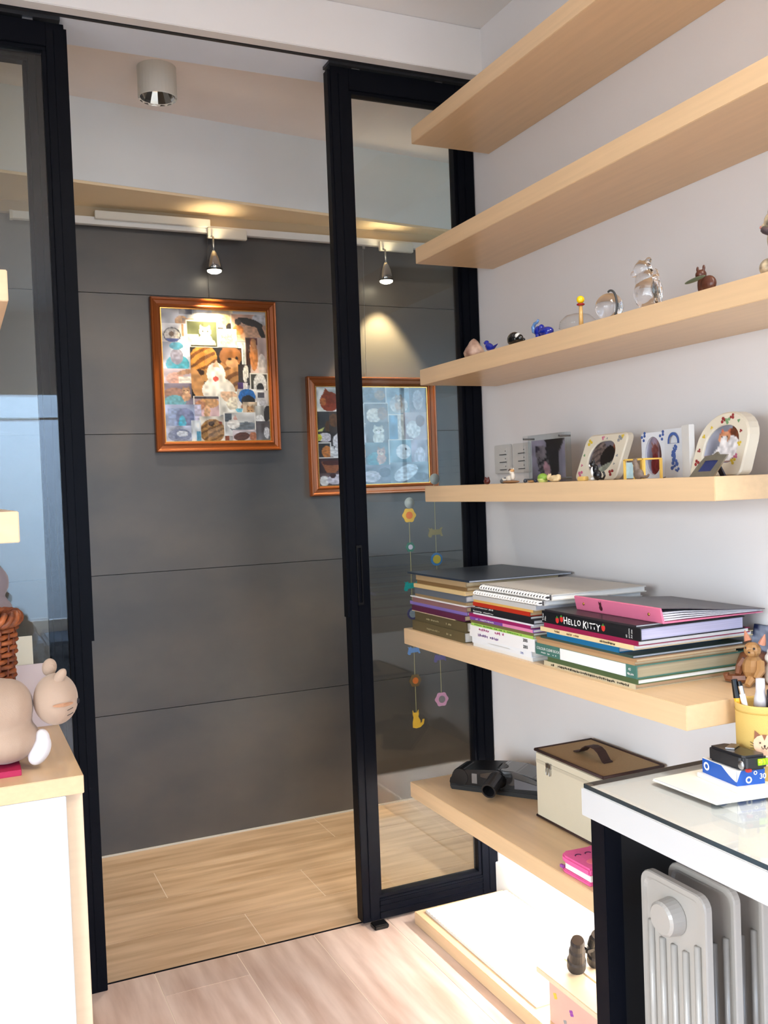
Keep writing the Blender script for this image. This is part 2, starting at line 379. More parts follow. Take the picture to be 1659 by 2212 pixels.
# window behind the camera (seen mirrored in the door glass)
wn = obj('window_1', ring_prism(B(), [(-0.38, .36), (1.38, .36), (1.38, 2.12), (-0.38, 2.12)], [(-.33, .41), (1.33, .41), (1.33, 2.07), (-.33, 2.07)], -2.27, -2.21, 'y'), WHITEP, kind='structure')
obj('sash', bx(1.03, 1.07, -2.255, -2.225, .41, 2.07), WHITEP, wn)
obj('transom', bx(-.33, 1.33, -2.255, -2.225, 1.885, 1.900), WHITEP, wn)
obj('pane', bx(-.33, 1.33, -2.243, -2.239, .41, 2.07), pane_mat('tinted_window', (.57, .635, .72)), wn)

wn = obj('window_added_side', ring_prism(B(), [(-1.3, .40), (1.2, .40), (1.2, 1.95), (-1.3, 1.95)], [(-1.25, .45), (1.15, .45), (1.15, 1.90), (-1.25, 1.90)], -2.46, -2.40, 'x'), WHITEP, kind='structure')  # unseen window added to throw side light on the shelf wall
for yy in (-.45, .35): obj('sash', bx(-2.45, -2.42, yy-.02, yy+.02, .45, 1.9), WHITEP, wn)
obj('pane', bx(-2.437, -2.433, -1.25, 1.15, .45, 1.9), CLEAR, wn)

# ------------------------------------------------------------------ sliding doors
def door(name, x0, x1, y0, y1, z0, z1, sw, left_edge=None, right_edge=None, left=True, label=None):
    d = obj(name, bx(x0, x1, y0+.004, y1-.004, z1-.004, z1), BLACK, kind='structure')
    ym = (y0+y1)/2
    def st(a, b_, nm='stile'):
        o = obj(nm, bx(a, b_, y0, y1, z0, z1-.004), BLACK, d, bevel=0.0015)
        return o
    st(x1-sw, x1)
    if left: st(x0, x0+sw)
    for a, b_ in ((z0, z0+.062), (z1-.062, z1-.004)):
        xl = x0+sw if left else x0
        obj('rail', bx(xl, x1-sw, y0+.001, y1-.001, a, b_), BLACK, d, bevel=0.0015)
        inner = b_ if a == z0 else a
        q = (b_, b_+.010) if a == z0 else (a-.010, a)
        obj('glazing_bead', bx(xl, x1-sw, y0+.006, y1-.006, *q), BLACK, d, bevel=0.001)
        if a == z0:
            for zz in (z0+.020, z0+.040, z0+.054): obj('groove_ridge', bx(xl, x1-sw, y0-.003, y0+.002, zz-.002, zz+.002), BLACK, d)
    for xx, on in ((x0+sw, left), (x1-sw-.010, True)):
        if on: obj('glazing_bead', bx(xx, xx+.010, y0+.006, y1-.006, z0+.072, z1-.072), BLACK, d, bevel=0.001)
    if left: obj('stile_ridge', bx(x0+sw*.42, x0+sw*.58, y0-.003, y0+.002, z0+.01, z1-.02), BLACK, d, bevel=0.001)
    obj('stile_ridge', bx(x1-sw*.58, x1-sw*.42, y0-.003, y0+.002, z0+.01, z1-.02), BLACK, d, bevel=0.001)
    xl = x0+sw if left else x0
    obj('glass_pane', bx(xl+.002, x1-sw-.002, ym-.004, ym+.004, z0+.06, z1-.06), GLASS, d)
    return d
d1 = door('door_1', 1.051, 1.517, 2.578, 2.622, 0.012, 2.520, 0.056)
obj('edge_strip', bx(1.043, 1.051, 2.582, 2.612, 0.92, 2.508), BLACK, d1)
obj('flush_pull', ring_prism(B(), [(1.069+.004, .955), (1.090, .955), (1.090, 1.130), (1.073, 1.130)], [(1.076, .962), (1.087, .962), (1.087, 1.123), (1.076, 1.123)], 2.572, 2.579, 'y'), BLACK2, d1)
obj('roller_hanger', bx(1.125, 1.15, 2.592, 2.608, 2.518, 2.532), STEEL, d1); obj('roller_hanger', bx(1.40, 1.425, 2.592, 2.608, 2.518, 2.532), STEEL, d1)
d2 = door('door_2', -1.28, 0.318, 2.578, 2.618, 0.0, 2.516, 0.045, left=False)
obj('edge_strip', bx(0.318, 0.325, 2.582, 2.606, 0.925, 2.505), BLACK, d2)
obj('roller_hanger', bx(0.22, 0.245, 2.590, 2.606, 2.514, 2.532), STEEL, d2)
d3 = door('door_3', -1.35, 0.279, 2.655, 2.695, 0.0, 2.516, 0.047, left=False)
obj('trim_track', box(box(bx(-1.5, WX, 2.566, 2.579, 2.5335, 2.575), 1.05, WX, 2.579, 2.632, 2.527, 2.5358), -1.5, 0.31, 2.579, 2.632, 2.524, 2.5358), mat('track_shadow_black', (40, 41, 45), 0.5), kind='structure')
tag(obj('floor_guide', bx(1.072, 1.118, 2.540, 2.577, 0.0, 0.014), BLACK2, bevel=0.003), 'small black floor guide block at the foot of the right sliding door', 'door guide')

# ------------------------------------------------------------------ wall shelves
def shelf(label, x0, y0, y1, z0, z1, x1=WX, name='wall_shelf', group=None):
    t = thing(name, label, 'shelf', ((x0+x1)/2, (y0+y1)/2, z0), group=group)
    obj('board', bx(x0, x1, y0, y1, z0, z1), WOOD, t, bevel=0.0012)
    return t
shelf('topmost maple floating shelf on the right wall, empty, seen from below', 1.26, 0.05, 2.49, 2.287, 2.332)
shelf('second maple floating shelf from the ceiling on the right wall, empty', 1.26, 0.05, 2.49, 1.942, 1.987)
shelf('maple floating shelf holding glass animals and small ornaments', 1.26, 0.05, 2.49, 1.590, 1.635)
shelf('maple floating shelf carrying the small photo frames, short end toward the desk', 1.26, 1.325, 2.485, 1.2505, 1.2955)
shelf('deep maple floating shelf carrying the three stacks of books', 1.176, 1.322, 2.487, 0.843, 0.888)
s6 = shelf('low maple floating shelf under the books, holding vacuum head and storage box', 1.176, 1.41, 2.482, 0.397, 0.441)
obj('light_profile', prism(B(), [(1.445, .397), (1.4705, .397), (1.469, .3955), (1.445, .3802)], 1.45, 2.42, 'y'), WHITEP, s6)
bm = B(); bm.faces.new([bm.verts.new(v) for v in ((1.4505, 1.46, .3832), (1.4665, 1.46, .3934), (1.4665, 2.41, .3934), (1.4505, 2.41, .3832))])
obj('light_strip', bm, emit('led_strip_glow', (1.0, 0.97, 0.93), LED), s6, label='white light strip under the shelf')
bench = thing('low_platform', 'low maple platform on the floor below the lit shelf', 'platform', (1.357, 1.97, 0))
obj('board', bx(1.196, WX-.02, 1.41, 2.528, 0.0, 0.037), WOOD, bench, bevel=0.0012)
# white ribbed mat on it
bm = B(); n = 34; y0, y1 = 1.92, 2.505
prof = [(y0, 0.037)]
for i in range(n):
    a = y0+(y1-y0)*i/n; w = (y1-y0)/n
    prof += [(a+.001, 0.0445), (a+w*.25, 0.0475), (a+w*.65, 0.0475), (a+w*.9, 0.0445)]
prof += [(y1, 0.0445), (y1, 0.037)]
prism(bm, prof, 1.222, 1.498, 'x')
tag(obj('ribbed_mat', bm, WHITEP), 'white ribbed mat lying on the lit low platform', 'mat')
obj('baseboard_right', bx(WX-.013, WX, 1.40, 2.578, 0.0, 0.107), WHITEP, kind='structure', bevel=0.002)
# left wall shelves and cabinet
shelf('upper maple shelf end on the left, cut off by the picture edge', -1.30, 1.40, 2.1, 1.572, 1.615, 0.084)
shelf('lower maple shelf end on the left, above the wicker basket', -1.30, 1.40, 2.1, 1.242, 1.285, 0.084)
cab = thing('cabinet', 'white fronted low cabinet with maple side and top at left', 'cabinet', (-0.03, 2.24, 0))
obj('worktop', bx(-1.30, 0.215, 1.967, 2.545, 0.714, 0.75), WOOD, cab, bevel=0.0012)
obj('side_panel', bx(0.180, 0.2135, 1.987, 2.54, 0.0, 0.714), WOODX, cab, bevel=0.001)
obj('back_panel', bx(-1.28, 0.18, 2.52, 2.54, 0.02, 0.714), WOOD, cab)
obj('front_panel', bx(-1.29, 0.180, 1.967, 1.985, 0.06, 0.7135), mat('cabinet_white', (208, 216, 220), .3), cab, bevel=0.001)
obj('plinth', bx(-1.28, 0.18, 2.0, 2.02, 0.0, 0.06), WHITEL, cab)
obj('carcass_side', bx(-1.298, -1.282, 1.987, 2.54, 0.0, 0.714), WOODX, cab)

# ------------------------------------------------------------------ corridor fittings
dl = thing('ceiling_downlight', 'white cylindrical surface downlight on the corridor ceiling', 'ceiling light', (0.634, 2.965, 2.515))
lathe_b = lathe(B(), [(0.053, 0.005), (0.0575, 0.0), (0.0590, 0.003), (0.0590, 0.095), (0.001, 0.095)], (0, 0, 0), 32, cap=False)
obj('housing', lathe_b, GREYP, dl, smooth=False, local=True)
bm = lathe(B(), [(0.0575, 0.0005), (0.050, 0.012), (0.036, 0.035), (0.020, 0.05), (0.0, 0.052)], (0, 0, 0), 14, cap=False)
obj('reflector', bm, CHROME, dl, local=True)
obj('bulb', lathe(B(), [(0.0, 0.030), (0.014, 0.033), (0.016, 0.045)], (0, 0, 0), 16), emit('dim_bulb', (1, .93, .82), 5.0), dl, local=True)
d = bpy.data.lights.new('downlight_beam', 'SPOT'); d.energy = 18; d.color = (1.0, .95, .87); d.spot_size = R(105); d.spot_blend = .8; d.shadow_soft_size = .03
l = bpy.data.objects.new('downlight_beam', d); C.objects.link(l); l.location = (0, 0, .012); l.parent = dl

tr = thing('lighting_track', 'long white lighting track along the top of the grey wall', 'track', (1.2, 3.5, 2.262))
obj('rail', bx(0.235, 2.4, 3.488, 3.512, 2.262, 2.288), WHITEP, tr, bevel=0.001)
obj('end_cap', bx(0.226, 0.236, 3.486, 3.514, 2.260, 2.289), GREYP, tr)
obj('driver_box', bx(0.505, 0.915, 3.468, 3.487, 2.278, 2.306), GREYP, tr, bevel=0.0015)

def spot_head(label, x, y):
    t = thing('spotlight', label, 'spotlight', (x, y, 2.108), group=None)
    obj('adapter', bx(x-.012, x+.135, 3.468, 3.487, 2.240, 2.277), GREYP, t, bevel=0.002)
    obj('stem', tube(B(), [(x, 3.472, 2.245), (x, y, 2.238), (x, y, 2.183)], 0.004, 8), STEEL, t, smooth=True)
    bm = lathe(B(), [(0.026, 0.012), (0.0285, 0.018), (0.0265, 0.030), (0.0215, 0.052), (0.013, 0.072), (0.006, 0.084), (0.0, 0.086)], (x, y, 2.104), 28, cap=False)
    obj('bell_shade', bm, CHROME, t, smooth=True)
    obj('shade_ring', lathe(B(), [(0.0265, 0.010), (0.031, 0.010), (0.031, 0.016), (0.0265, 0.016)], (x, y, 2.104), 28, close=True), DARKG, t)
    obj('lamp_lens', lathe(B(), [(0.0, 0.0), (0.016, 0.001), (0.025, 0.006), (0.026, 0.012), (0.0, 0.0125)], (x, y, 2.104), 24), emit('lamp_lens_glow', (1.0, .86, .62), 14), t, smooth=True)
    d = bpy.data.lights.new('spot_beam', 'SPOT'); d.energy = SPOT; d.color = (1.0, 0.78, 0.44); d.spot_size = R(72); d.spot_blend = 0.45; d.shadow_soft_size = 0.02
    l = bpy.data.objects.new('spot_beam', d); C.objects.link(l); l.location = (0, y-y, -0.012); l.parent = t
    l.rotation_euler = (R(8), 0, 0)
    d = bpy.data.lights.new('halogen_back_glow', 'SPOT'); d.spot_size = R(110); d.spot_blend = .9; d.energy = 0.8; d.color = (1.0, 0.80, 0.50); d.shadow_soft_size = 0.012   # the dichroic bulb leaks warm light backwards
    l = bpy.data.objects.new('halogen_back_glow', d); C.objects.link(l); l.location = (0, -0.012, 0.092); l.rotation_euler = (R(180), 0, 0); l.parent = t
    return t
spot_head('chrome bell track spotlight above the portrait cat collage', 0.918, 3.45)
spot_head('chrome bell track spotlight seen through the right door glass', 1.612, 3.45)

# ------------------------------------------------------------------ cat collages
W_, GR, TL, OR, BR, DK, BL, PK, CR = (226, 226, 226), (150, 150, 155), (60, 160, 185), (205, 140, 75), (120, 75, 45), (38, 36, 38), (150, 175, 205), (215, 175, 165), (232, 218, 190)
P1 = [
 (0, 0, .31, .20, dict(bg=(175, 178, 188), s=[('e', .62, .45, .2, .2, (200, 150, 100), 0), ('e', .3, .8, .4, .12, (222, 222, 226), .2), ('r', .55, 0, .95, .2, (110, 110, 120))])),
 (.20, .07, .33, .19, dict(bg=(150, 125, 110), bg2=(175, 150, 140), s=[('e', .5, .6, .2, .4, (120, 100, 95), 0)])),
 (0, .11, .24, .27, dict(bg=(218, 216, 218), s=[('e', .42, .55, .34, .36, (90, 95, 105), 0), ('e', .42, .55, .29, .31, (205, 200, 195), 0), ('t', (.15, .72), (.75, .72), (.42, .98), (50, 80, 150)), ('e', .4, .5, .1, .12, (120, 95, 80), 0), ('r', .78, 0, .88, .6, (175, 130, 95))])),
 (.31, 0, .50, .13, dict(bg=(240, 238, 232))),
 (.48, 0, .68, .17, dict(bg=(238, 220, 185), s=[('e', .65, .45, .2, .25, (215, 165, 120), 0), ('e', .3, .9, .35, .15, DK, 0), ('e', .85, .75, .2, .2, DK, 0)])),
 (.66, .02, 1, .23, dict(bg=(205, 165, 145), border=.02, s=[('e', .85, .2, .25, .22, (190, 190, 195), 0), ('e', .6, .72, .45, .3, (215, 170, 140), .1), ('e', .55, .3, .38, .13, DK, .35), ('e', .85, .62, .08, .35, DK, -.3), ('e', .2, .6, .16, .18, (215, 140, 80), 0), ('e', .2, .3, .1, .12, (70, 65, 65), 0)])),
 (.50, .14, .71, .28, dict(bg=(238, 230, 215), s=cat(.4, .5, .14, (232, 200, 180))+cat(.68, .45, .14, (225, 190, 170)))),
 (.23, .08, .53, .29, dict(bg=(88, 95, 70), border=.03, s=[('r', .03, .5, .4, .8, (190, 205, 190)), ('e', .5, .85, .42, .25, (225, 225, 205), 0)]+cat(.6, .42, .2, (236, 232, 210), True, (225, 180, 160))+[('r', .1, .9, .97, .97, (60, 55, 45))])),
 (0, .25, .27, .49, dict(bg=(190, 200, 222), s=[('e', .52, .7, .4, .3, (60, 165, 195), 0), ('e', .5, .45, .22, .25, (150, 150, 175), 0), ('e', .5, .12, .24, .12, (70, 150, 185), 0), ('r', .75, .1, .98, .45, (215, 210, 215))])),
 (.71, .24, .81, .42, dict(bg=(215, 222, 228), s=[('r', .5, 0, .7, 1, (170, 180, 185))])),
 (.79, .20, 1, .48, dict(bg=(205, 180, 172), s=[('r', 0, 0, .2, .85, (60, 42, 40)), ('r', .2, .0, .55, .2, (110, 50, 50)), ('e', .38, .5, .19, .42, (195, 130, 80), 0), ('e', .75, .75, .2, .3, (225, 215, 210), 0), ('e', .38, .15, .13, .12, (205, 145, 95), 0)])),
 (0, .45, .28, .60, dict(bg=(200, 185, 200), s=[('e', .4, .5, .3, .3, (215, 165, 150), .4), ('r', .5, .4, .95, .8, (232, 228, 222)), ('e', .8, .15, .35, .12, (175, 135, 105), -.3)])),
 (0, .56, .28, .75, dict(bg=(120, 112, 130), s=[('e', .35, .38, .34, .2, (165, 125, 110), 0), ('e', .36, .75, .36, .28, (105, 175, 190), 0)]+cat(.74, .3, .14, (205, 160, 125)))),
 (.26, .285, .75, .67, dict(bg=(40, 36, 34), s=[('e', .24, .28, .27, .34, (200, 140, 65), .3), ('stripe', .24, .28, .27, .34, (120, 75, 35), 34), ('e', .22, .56, .18, .12, (175, 130, 80), 0), ('e', .17, .5, .09, .06, (60, 42, 30), 0), ('e', .12, .75, .13, .35, (190, 140, 90), -.3),
   ('e', .80, .60, .26, .42, (185, 135, 85), -.2), ('stripe', .82, .62, .24, .40, (120, 80, 50), 30), ('t', (.6, .12), (.64, -.06), (.8, .05), (150, 95, 65)), ('t', (.95, .16), (1.0, .02), (.82, .06), (110, 65, 45)), ('e', .78, .17, .22, .2, (150, 100, 60), 0), ('e', .80, .30, .12, .1, (195, 150, 110), 0), ('e', .76, .22, .035, .03, DK, 0), ('e', .9, .2, .03, .03, DK, 0),
   ('e', .52, .85, .32, .26, (238, 234, 226), 0), ('e', .48, .52, .18, .22, (236, 232, 226), 0), ('t', (.42, .38), (.5, .24), (.56, .4), (225, 175, 150)), ('e', .47, .62, .055, .05, (205, 85, 75), 0)])),
 (.71, .41, .83, .57, dict(bg=(50, 48, 52), s=[('e', .6, .45, .24, .42, (228, 226, 222), .2), ('e', .8, .8, .15, .18, (60, 60, 62), 0)])),
 (.82, .475, 1, .63, dict(bg=(70, 70, 66), border=.07, s=[('e', .55, .6, .36, .58, (222, 222, 222), 0), ('e', .55, .75, .2, .26, (40, 40, 44), 0), ('r', .3, .8, .75, .93, (190, 188, 190))])),
 (.70, .55, .80, .65, dict(bg=(70, 45, 110), s=[('r', .5, 0, 1, 1, (225, 222, 225))])),
 (.86, .61, 1, .75, dict(bg=(222, 222, 226), s=[('r', .2, .1, .7, .4, (80, 80, 92)), ('e', .6, .7, .3, .2, (190, 190, 196), 0)])),
 (.50, .62, .74, .80, dict(bg=(232, 230, 222), s=[('e', .5, .22, .4, .25, (215, 180, 150), .4), ('e', .85, .72, .14, .2, (110, 190, 215), 0), ('e', .62, .5, .25, .3, (235, 225, 205), .5)])),
 (.69, .60, .88, .75, dict(bg=(225, 220, 215), s=[('e', .5, .4, .44, .42, (25, 105, 185), 0), ('e', .55, .62, .36, .3, (30, 28, 34), .1), ('e', .5, .92, .35, .2, (190, 145, 120), 0)])),
 (.27, .655, .52, .83, dict(bg=(210, 178, 182), border=.03, s=[('e', .6, .28, .36, .24, (205, 155, 105), .1), ('e', .25, .4, .2, .2, (195, 140, 110), 0), ('e', .5, .7, .12, .3, (215, 170, 130), .1), ('r', .05, .03, .95, .13, (75, 70, 78))])),
 (0, .72, .34, .91, dict(bg=(165, 178, 212), s=[('r', .08, .15, .6, .95, (140, 160, 200)), ('e', .55, .5, .25, .35, (120, 130, 170), 0), ('e', .47, .75, .1, .32, (70, 185, 215), 0), ('r', .82, .0, 1, 1, (205, 200, 225))])),
 (.74, .70, .88, .86, dict(bg=(205, 185, 160), s=cat(.5, .45, .26, (205, 155, 105)))),
 (.86, .73, 1, .87, dict(bg=(185, 185, 182), s=[('e', .85, .4, .25, .5, DK, .2), ('e', .3, .7, .3, .2, (235, 235, 235), 0)])),
 (.32, .81, .60, 1, dict(bg=(205, 200, 190), s=[('e', .42, .6, .42, .5, (175, 130, 75), .1), ('stripe', .42, .6, .4, .48, (120, 85, 45), 26), ('e', .4, .3, .1, .1, (60, 42, 30), 0), ('e', .7, .25, .06, .05, (150, 70, 60), 0), ('r', .85, .7, 1, 1, (140, 70, 45))])),
 (.55, .78, .86, .96, dict(bg=(205, 206, 206), border=.03, s=[('r', .04, .04, .25, .4, (70, 80, 90)), ('e', .6, .62, .42, .2, (120, 130, 140), -.15), ('e', .3, .5, .2, .2, (232, 228, 224), 0), ('t', (.28, .3), (.36, .1), (.44, .34), (225, 180, 170))])),
 (0, .88, .26, 1, dict(bg=(175, 182, 205), s=[('e', .5, .6, .42, .4, (120, 130, 160), .2), ('e', .6, .5, .2, .2, (215, 220, 230), 0)])),
 (.24, .84, .33, 1, dict(bg=(222, 228, 235), s=[('r', .5, .5, 1, 1, (95, 160, 190))])),
 (.63, .915, .88, 1, dict(bg=(205, 195, 200), s=[('e', .35, .6, .3, .4, (95, 60, 55), .3), ('e', .8, .6, .15, .4, (185, 120, 90), 0)])),
 (.86, .85, 1, 1, dict(bg=(82, 78, 82), bg2=(120, 120, 126), s=[('e', .75, .6, .2, .3, (205, 205, 208), 0)])),
]
P2 = [
 (0, 0, .22, .25, dict(bg=(225, 230, 225), s=[('e', .55, .6, .38, .4, (150, 62, 30), 0), ('t', (.3, .3), (.4, .05), (.6, .28), (165, 75, 40)), ('e', .3, .6, .12, .16, (190, 110, 60), 0)])),
 (.0, .25, .12, .47, dict(bg=(55, 58, 62), s=[('e', .9, .7, .3, .3, (90, 62, 40), 0), ('t', (0, .9), (.6, .7), (.3, 1), (200, 205, 120))])),
 (.11, .25, .25, .47, dict(bg=(70, 62, 58), s=[('e', .3, .4, .3, .3, (105, 72, 45), 0), ('e', .8, .3, .24, .35, (210, 210, 228), 0), ('e', .85, .8, .25, .15, (225, 150, 150), 0)])),
 (0, .45, .14, .57, dict(bg=(50, 46, 48), s=[('e', .5, .5, .4, .4, (205, 200, 210), .3), ('e', .1, .5, .2, .3, (190, 190, 60), 0)])),
 (.0, .56, .24, .72, dict(bg=(62, 60, 60), border=.04, s=[('e', .34, .6, .18, .38, (190, 120, 60), 0), ('r', .45, .05, .6, .9, (230, 230, 230)), ('e', .8, .5, .2, .6, (222, 222, 226), .2)])),
 (.12, .45, .25, .60, dict(bg=(60, 55, 55), s=[('e', .7, .7, .6, .6, (225, 225, 230), 0)])),
 (0, .72, .25, .88, dict(bg=(70, 45, 50), s=[('t', (.1, .2), (.95, .2), (.6, .95), (150, 90, 55)), ('t', (.1, .2), (.3, .95), (.6, .95), (150, 90, 55)), ('e', .5, .3, .35, .16, (80, 35, 30), 0)])),
 (0, .87, .25, 1, dict(bg=(105, 85, 85), s=[('e', .2, .6, .16, .4, (220, 218, 215), 0), ('e', .6, .5, .3, .4, (205, 200, 210), .2), ('e', .5, .2, .1, .2, (70, 40, 40), 0)])),
 (.24, .0, .42, .30, dict(bg=(205, 205, 208), border=.03, s=cat(.5, .35, .2, (225, 222, 215)))),
 (.40, 0, .64, .17, dict(bg=(120, 120, 118), s=[('e', .3, .4, .2, .4, (90, 100, 110), 0), ('e', .7, .5, .2, .3, (165, 125, 80), 0)])),
 (.62, .0, .86, .30, dict(bg=(150, 170, 182), border=.03, s=[('e', .5, .6, .35, .3, (205, 205, 205), .2)]+cat(.5, .4, .14, (195, 170, 150)))),
 (.84, 0, 1, .26, dict(bg=(120, 112, 118), s=[('e', .5, .5, .3, .4, (175, 165, 170), 0)])),
 (.24, .29, .44, .60, dict(bg=(185, 180, 185), s=cat(.6, .4, .2, (228, 224, 222)))),
 (.42, .16, .64, .38, dict(bg=(112, 105, 100), border=.03, s=[('e', .4, .6, .3, .35, (215, 212, 205), 0), ('e', .75, .5, .2, .3, (150, 120, 95), 0)])),
 (.43, .36, .66, .58, dict(bg=(95, 92, 90), s=cat(.5, .4, .22, (222, 224, 215)))),
 (.64, .28, .80, .55, dict(bg=(90, 140, 175), border=.04, s=[('r', .5, 0, 1, 1, (215, 212, 205))])),
 (.78, .26, 1, .56, dict(bg=(170, 155, 160), s=[('e', .4, .6, .3, .3, (225, 222, 222), 0), ('e', .7, .3, .2, .2, (120, 85, 75), 0)])),
 (.24, .59, .45, .82, dict(bg=(150, 120, 100), s=[('e', .5, .4, .42, .3, (205, 155, 115), .1), ('e', .4, .8, .3, .2, (110, 130, 120), 0)])),
 (.42, .57, .65, .82, dict(bg=(98, 125, 135), s=[('e', .4, .7, .35, .3, (75, 150, 165), 0)]+cat(.62, .4, .17, (218, 170, 150)))),
 (.63, .54, .86, .80, dict(bg=(140, 175, 190), border=.03, s=[('e', .6, .5, .3, .3, (225, 228, 232), 0), ('e', .7, .4, .05, .05, DK, 0)])),
 (.84, .55, 1, .84, dict(bg=(175, 165, 178), s=[('e', .5, .6, .3, .35, (215, 210, 220), .3)])),
 (.24, .80, .40, 1, dict(bg=(95, 110, 105), s=[('e', .3, .5, .2, .4, (60, 72, 70), 0), ('e', .8, .6, .25, .3, (210, 205, 212), 0)])),
 (.38, .80, .66, 1, dict(bg=(120, 125, 140), s=[('e', .3, .6, .3, .3, (205, 200, 210), .2), ('e', .75, .4, .2, .25, (80, 85, 100), 0)])),
 (.64, .78, 1, 1, dict(bg=(128, 140, 150), s=[('e', .4, .5, .25, .45, (215, 222, 230), .5), ('e', .8, .7, .2, .2, (95, 100, 110), 0)])),
]
def collage(label, x0, x1, z0, z1, data, seed, hook_x):
    """moulded copper frame with a mitred profile, backing board, overlapping photo prints, glazing, hanging wire"""
    t = thing('framed_collage', label, 'picture', ((x0+x1)/2, 3.53, z0)); yb, yf = 3.539, 3.512
    def rect(i): return [(x0+i, z0+i), (x1-i, z0+i), (x1-i, z1-i), (x0+i, z1-i)]
    prof = [(0, yb), (0, yf+.004), (.003, yf), (.008, yf+.001), (.012, yf+.006), (.024, yf+.009), (.029, yf+.006), (.033, yf+.008), (.037, yf+.014), (.037, yb)]
    bm = B(); rings = [[bm.verts.new((p[0], y, p[1])) for p in rect(i)] for i, y in prof]
    for a, b_ in zip(rings[:-1], rings[1:]):
        for k in range(4): bm.faces.new((a[k], a[(k+1) % 4], b_[(k+1) % 4], b_[k]))
    obj('frame', bm, COPPER, t)
    L = .0355
    obj('gilt_lip', ring_prism(B(), rect(L), rect(.0395), yf+.013, yf+.018, 'y'), GOLD, t)
    obj('backing_board', bx(x0+.034, x1-.034, 3.534, 3.5385, z0+.034, z1-.034), mat('mount_board', (205, 205, 205), .8), t)
    w, h = x1-x0-.076, z1-z0-.076
    for i, (u0_, v0_, u1_, v1_, d) in enumerate(data):
        n = max(20, int(150*(u1_-u0_))); nv = max(20, int(165*(v1_-v0_)))
        photo(t, (x0+.038+u0_*w, 3.5338-.00016*i, z1-.038-v0_*h), (1, 0, 0), (0, 0, -1), (u1_-u0_)*w, (v1_-v0_)*h, d, seed+i*3, n, nv)
    obj('glazing', bx(x0+.036, x1-.036, 3.5265, 3.5280, z0+.036, z1-.036), CLEAR, t)
    obj('hanging_wire', tube(B(), [(hook_x, 3.532, z1-.004), (hook_x, 3.53, z1+.1), (hook_x, 3.515, 2.262)], 0.0008, 5), STEEL, t)
    obj('wire_hook', bx(hook_x-.006, hook_x+.006, 3.508, 3.52, 2.250, 2.264), STEEL, t)
    return t
collage('portrait copper framed collage of cat photos on the grey tiled wall', 0.692, 1.170, 1.456, 2.024, P1, 11, 0.915)
collage('landscape copper framed cat collage partly behind the right door glass', 1.286, 1.850, 1.272, 1.741, P2, 111, 1.545)
# ------------------------------------------------------------------ second half follows
# ------------------------------------------------------------------ wall switches
for i, (y0, y1) in enumerate(((2.415, 2.505), (2.315, 2.402))):
    t = thing('light_switch', ('white triple light switch plate nearest the door' if i == 0 else 'white triple light switch plate half hidden by the acrylic frame'), 'light switch', (WX-.005, (y0+y1)/2, 1.325))
    SWP = mat('switch_plastic', (206, 203, 198), .35)
    obj('plate', bx(WX-.009, WX, y0, y1, 1.325, 1.411), SWP, t, bevel=0.002)
    for k in range(3):
        z = 1.336+.0225*k; obj('rocker', bx(WX-.0115, WX-.008, y0+.018, y1-.028, z+.001, z+.0205), SWP, t, bevel=0.001)
        obj('gap_line', bx(WX-.0119, WX-.0114, y0+.018, y1-.034, z-.0008, z+.0012), DARKG, t)
        obj('indicator', bx(WX-.0120, WX-.0114, y0+.020, y0+.024, z+.009, z+.0115), DARKG, t)

# ------------------------------------------------------------------ books on the deep shelf
def book(label, y0, y1, z0, z1, cover, pages=PAPER, x0=1.19, x1=1.45, name='book', cat_='book', t=None, group=None, wave=0.0, spine_mat=None):
    """cover folded round a page block; spine toward the room"""
    th = t if t else min(0.0022, (z1-z0)*0.16)
    r = thing(name, label, cat_, ((x0+x1)/2, (y0+y1)/2, z0), group=group)
    def W(x): s = (x-x0)/(x1-x0); return wave*math.exp(-((s-.62)/.22)**2)
    N = 14 if wave else 1
    xs_ = [x0+(x1-x0)*k/N for k in range(N+1)]; xi = [x0+th*1.2+(x1-x0-th*1.2)*k/N for k in range(N+1)]
    out = [(x, z0+W(x)) for x in xs_]+[(x, z0+th+W(x)) for x in xi[::-1]]+[(x, z1-th+W(x)) for x in xi]+[(x, z1+W(x)) for x in xs_[::-1]]
    obj('cover', prism(B(), out, y0, y1, 'y'), cover, r)
    xp = [x0+th*1.2+(x1-.003-x0-th*1.2)*k/N for k in range(N+1)]
    obj('pages', prism(B(), [(x, z0+th+W(x)) for x in xp]+[(x, z1-th+W(x)) for x in xp[::-1]], y0+.0025, y1-.0025, 'y'), pages, r)
    if spine_mat: obj('spine_label', bx(x0-.0006, x0+.0005, *spine_mat[0], z0+(z1-z0)*.08, z1-(z1-z0)*.08), spine_mat[1], r)
    return r
NX = -1, 0, 0
YD, ZD = (0, -1, 0), (0, 0, 1)
def ck(n, rgb, **k): return mat('cover_'+n, rgb, k.get('rough', .4), var=.08)
S = 'in the stack at the far end of the shelf'
Z = 0.888
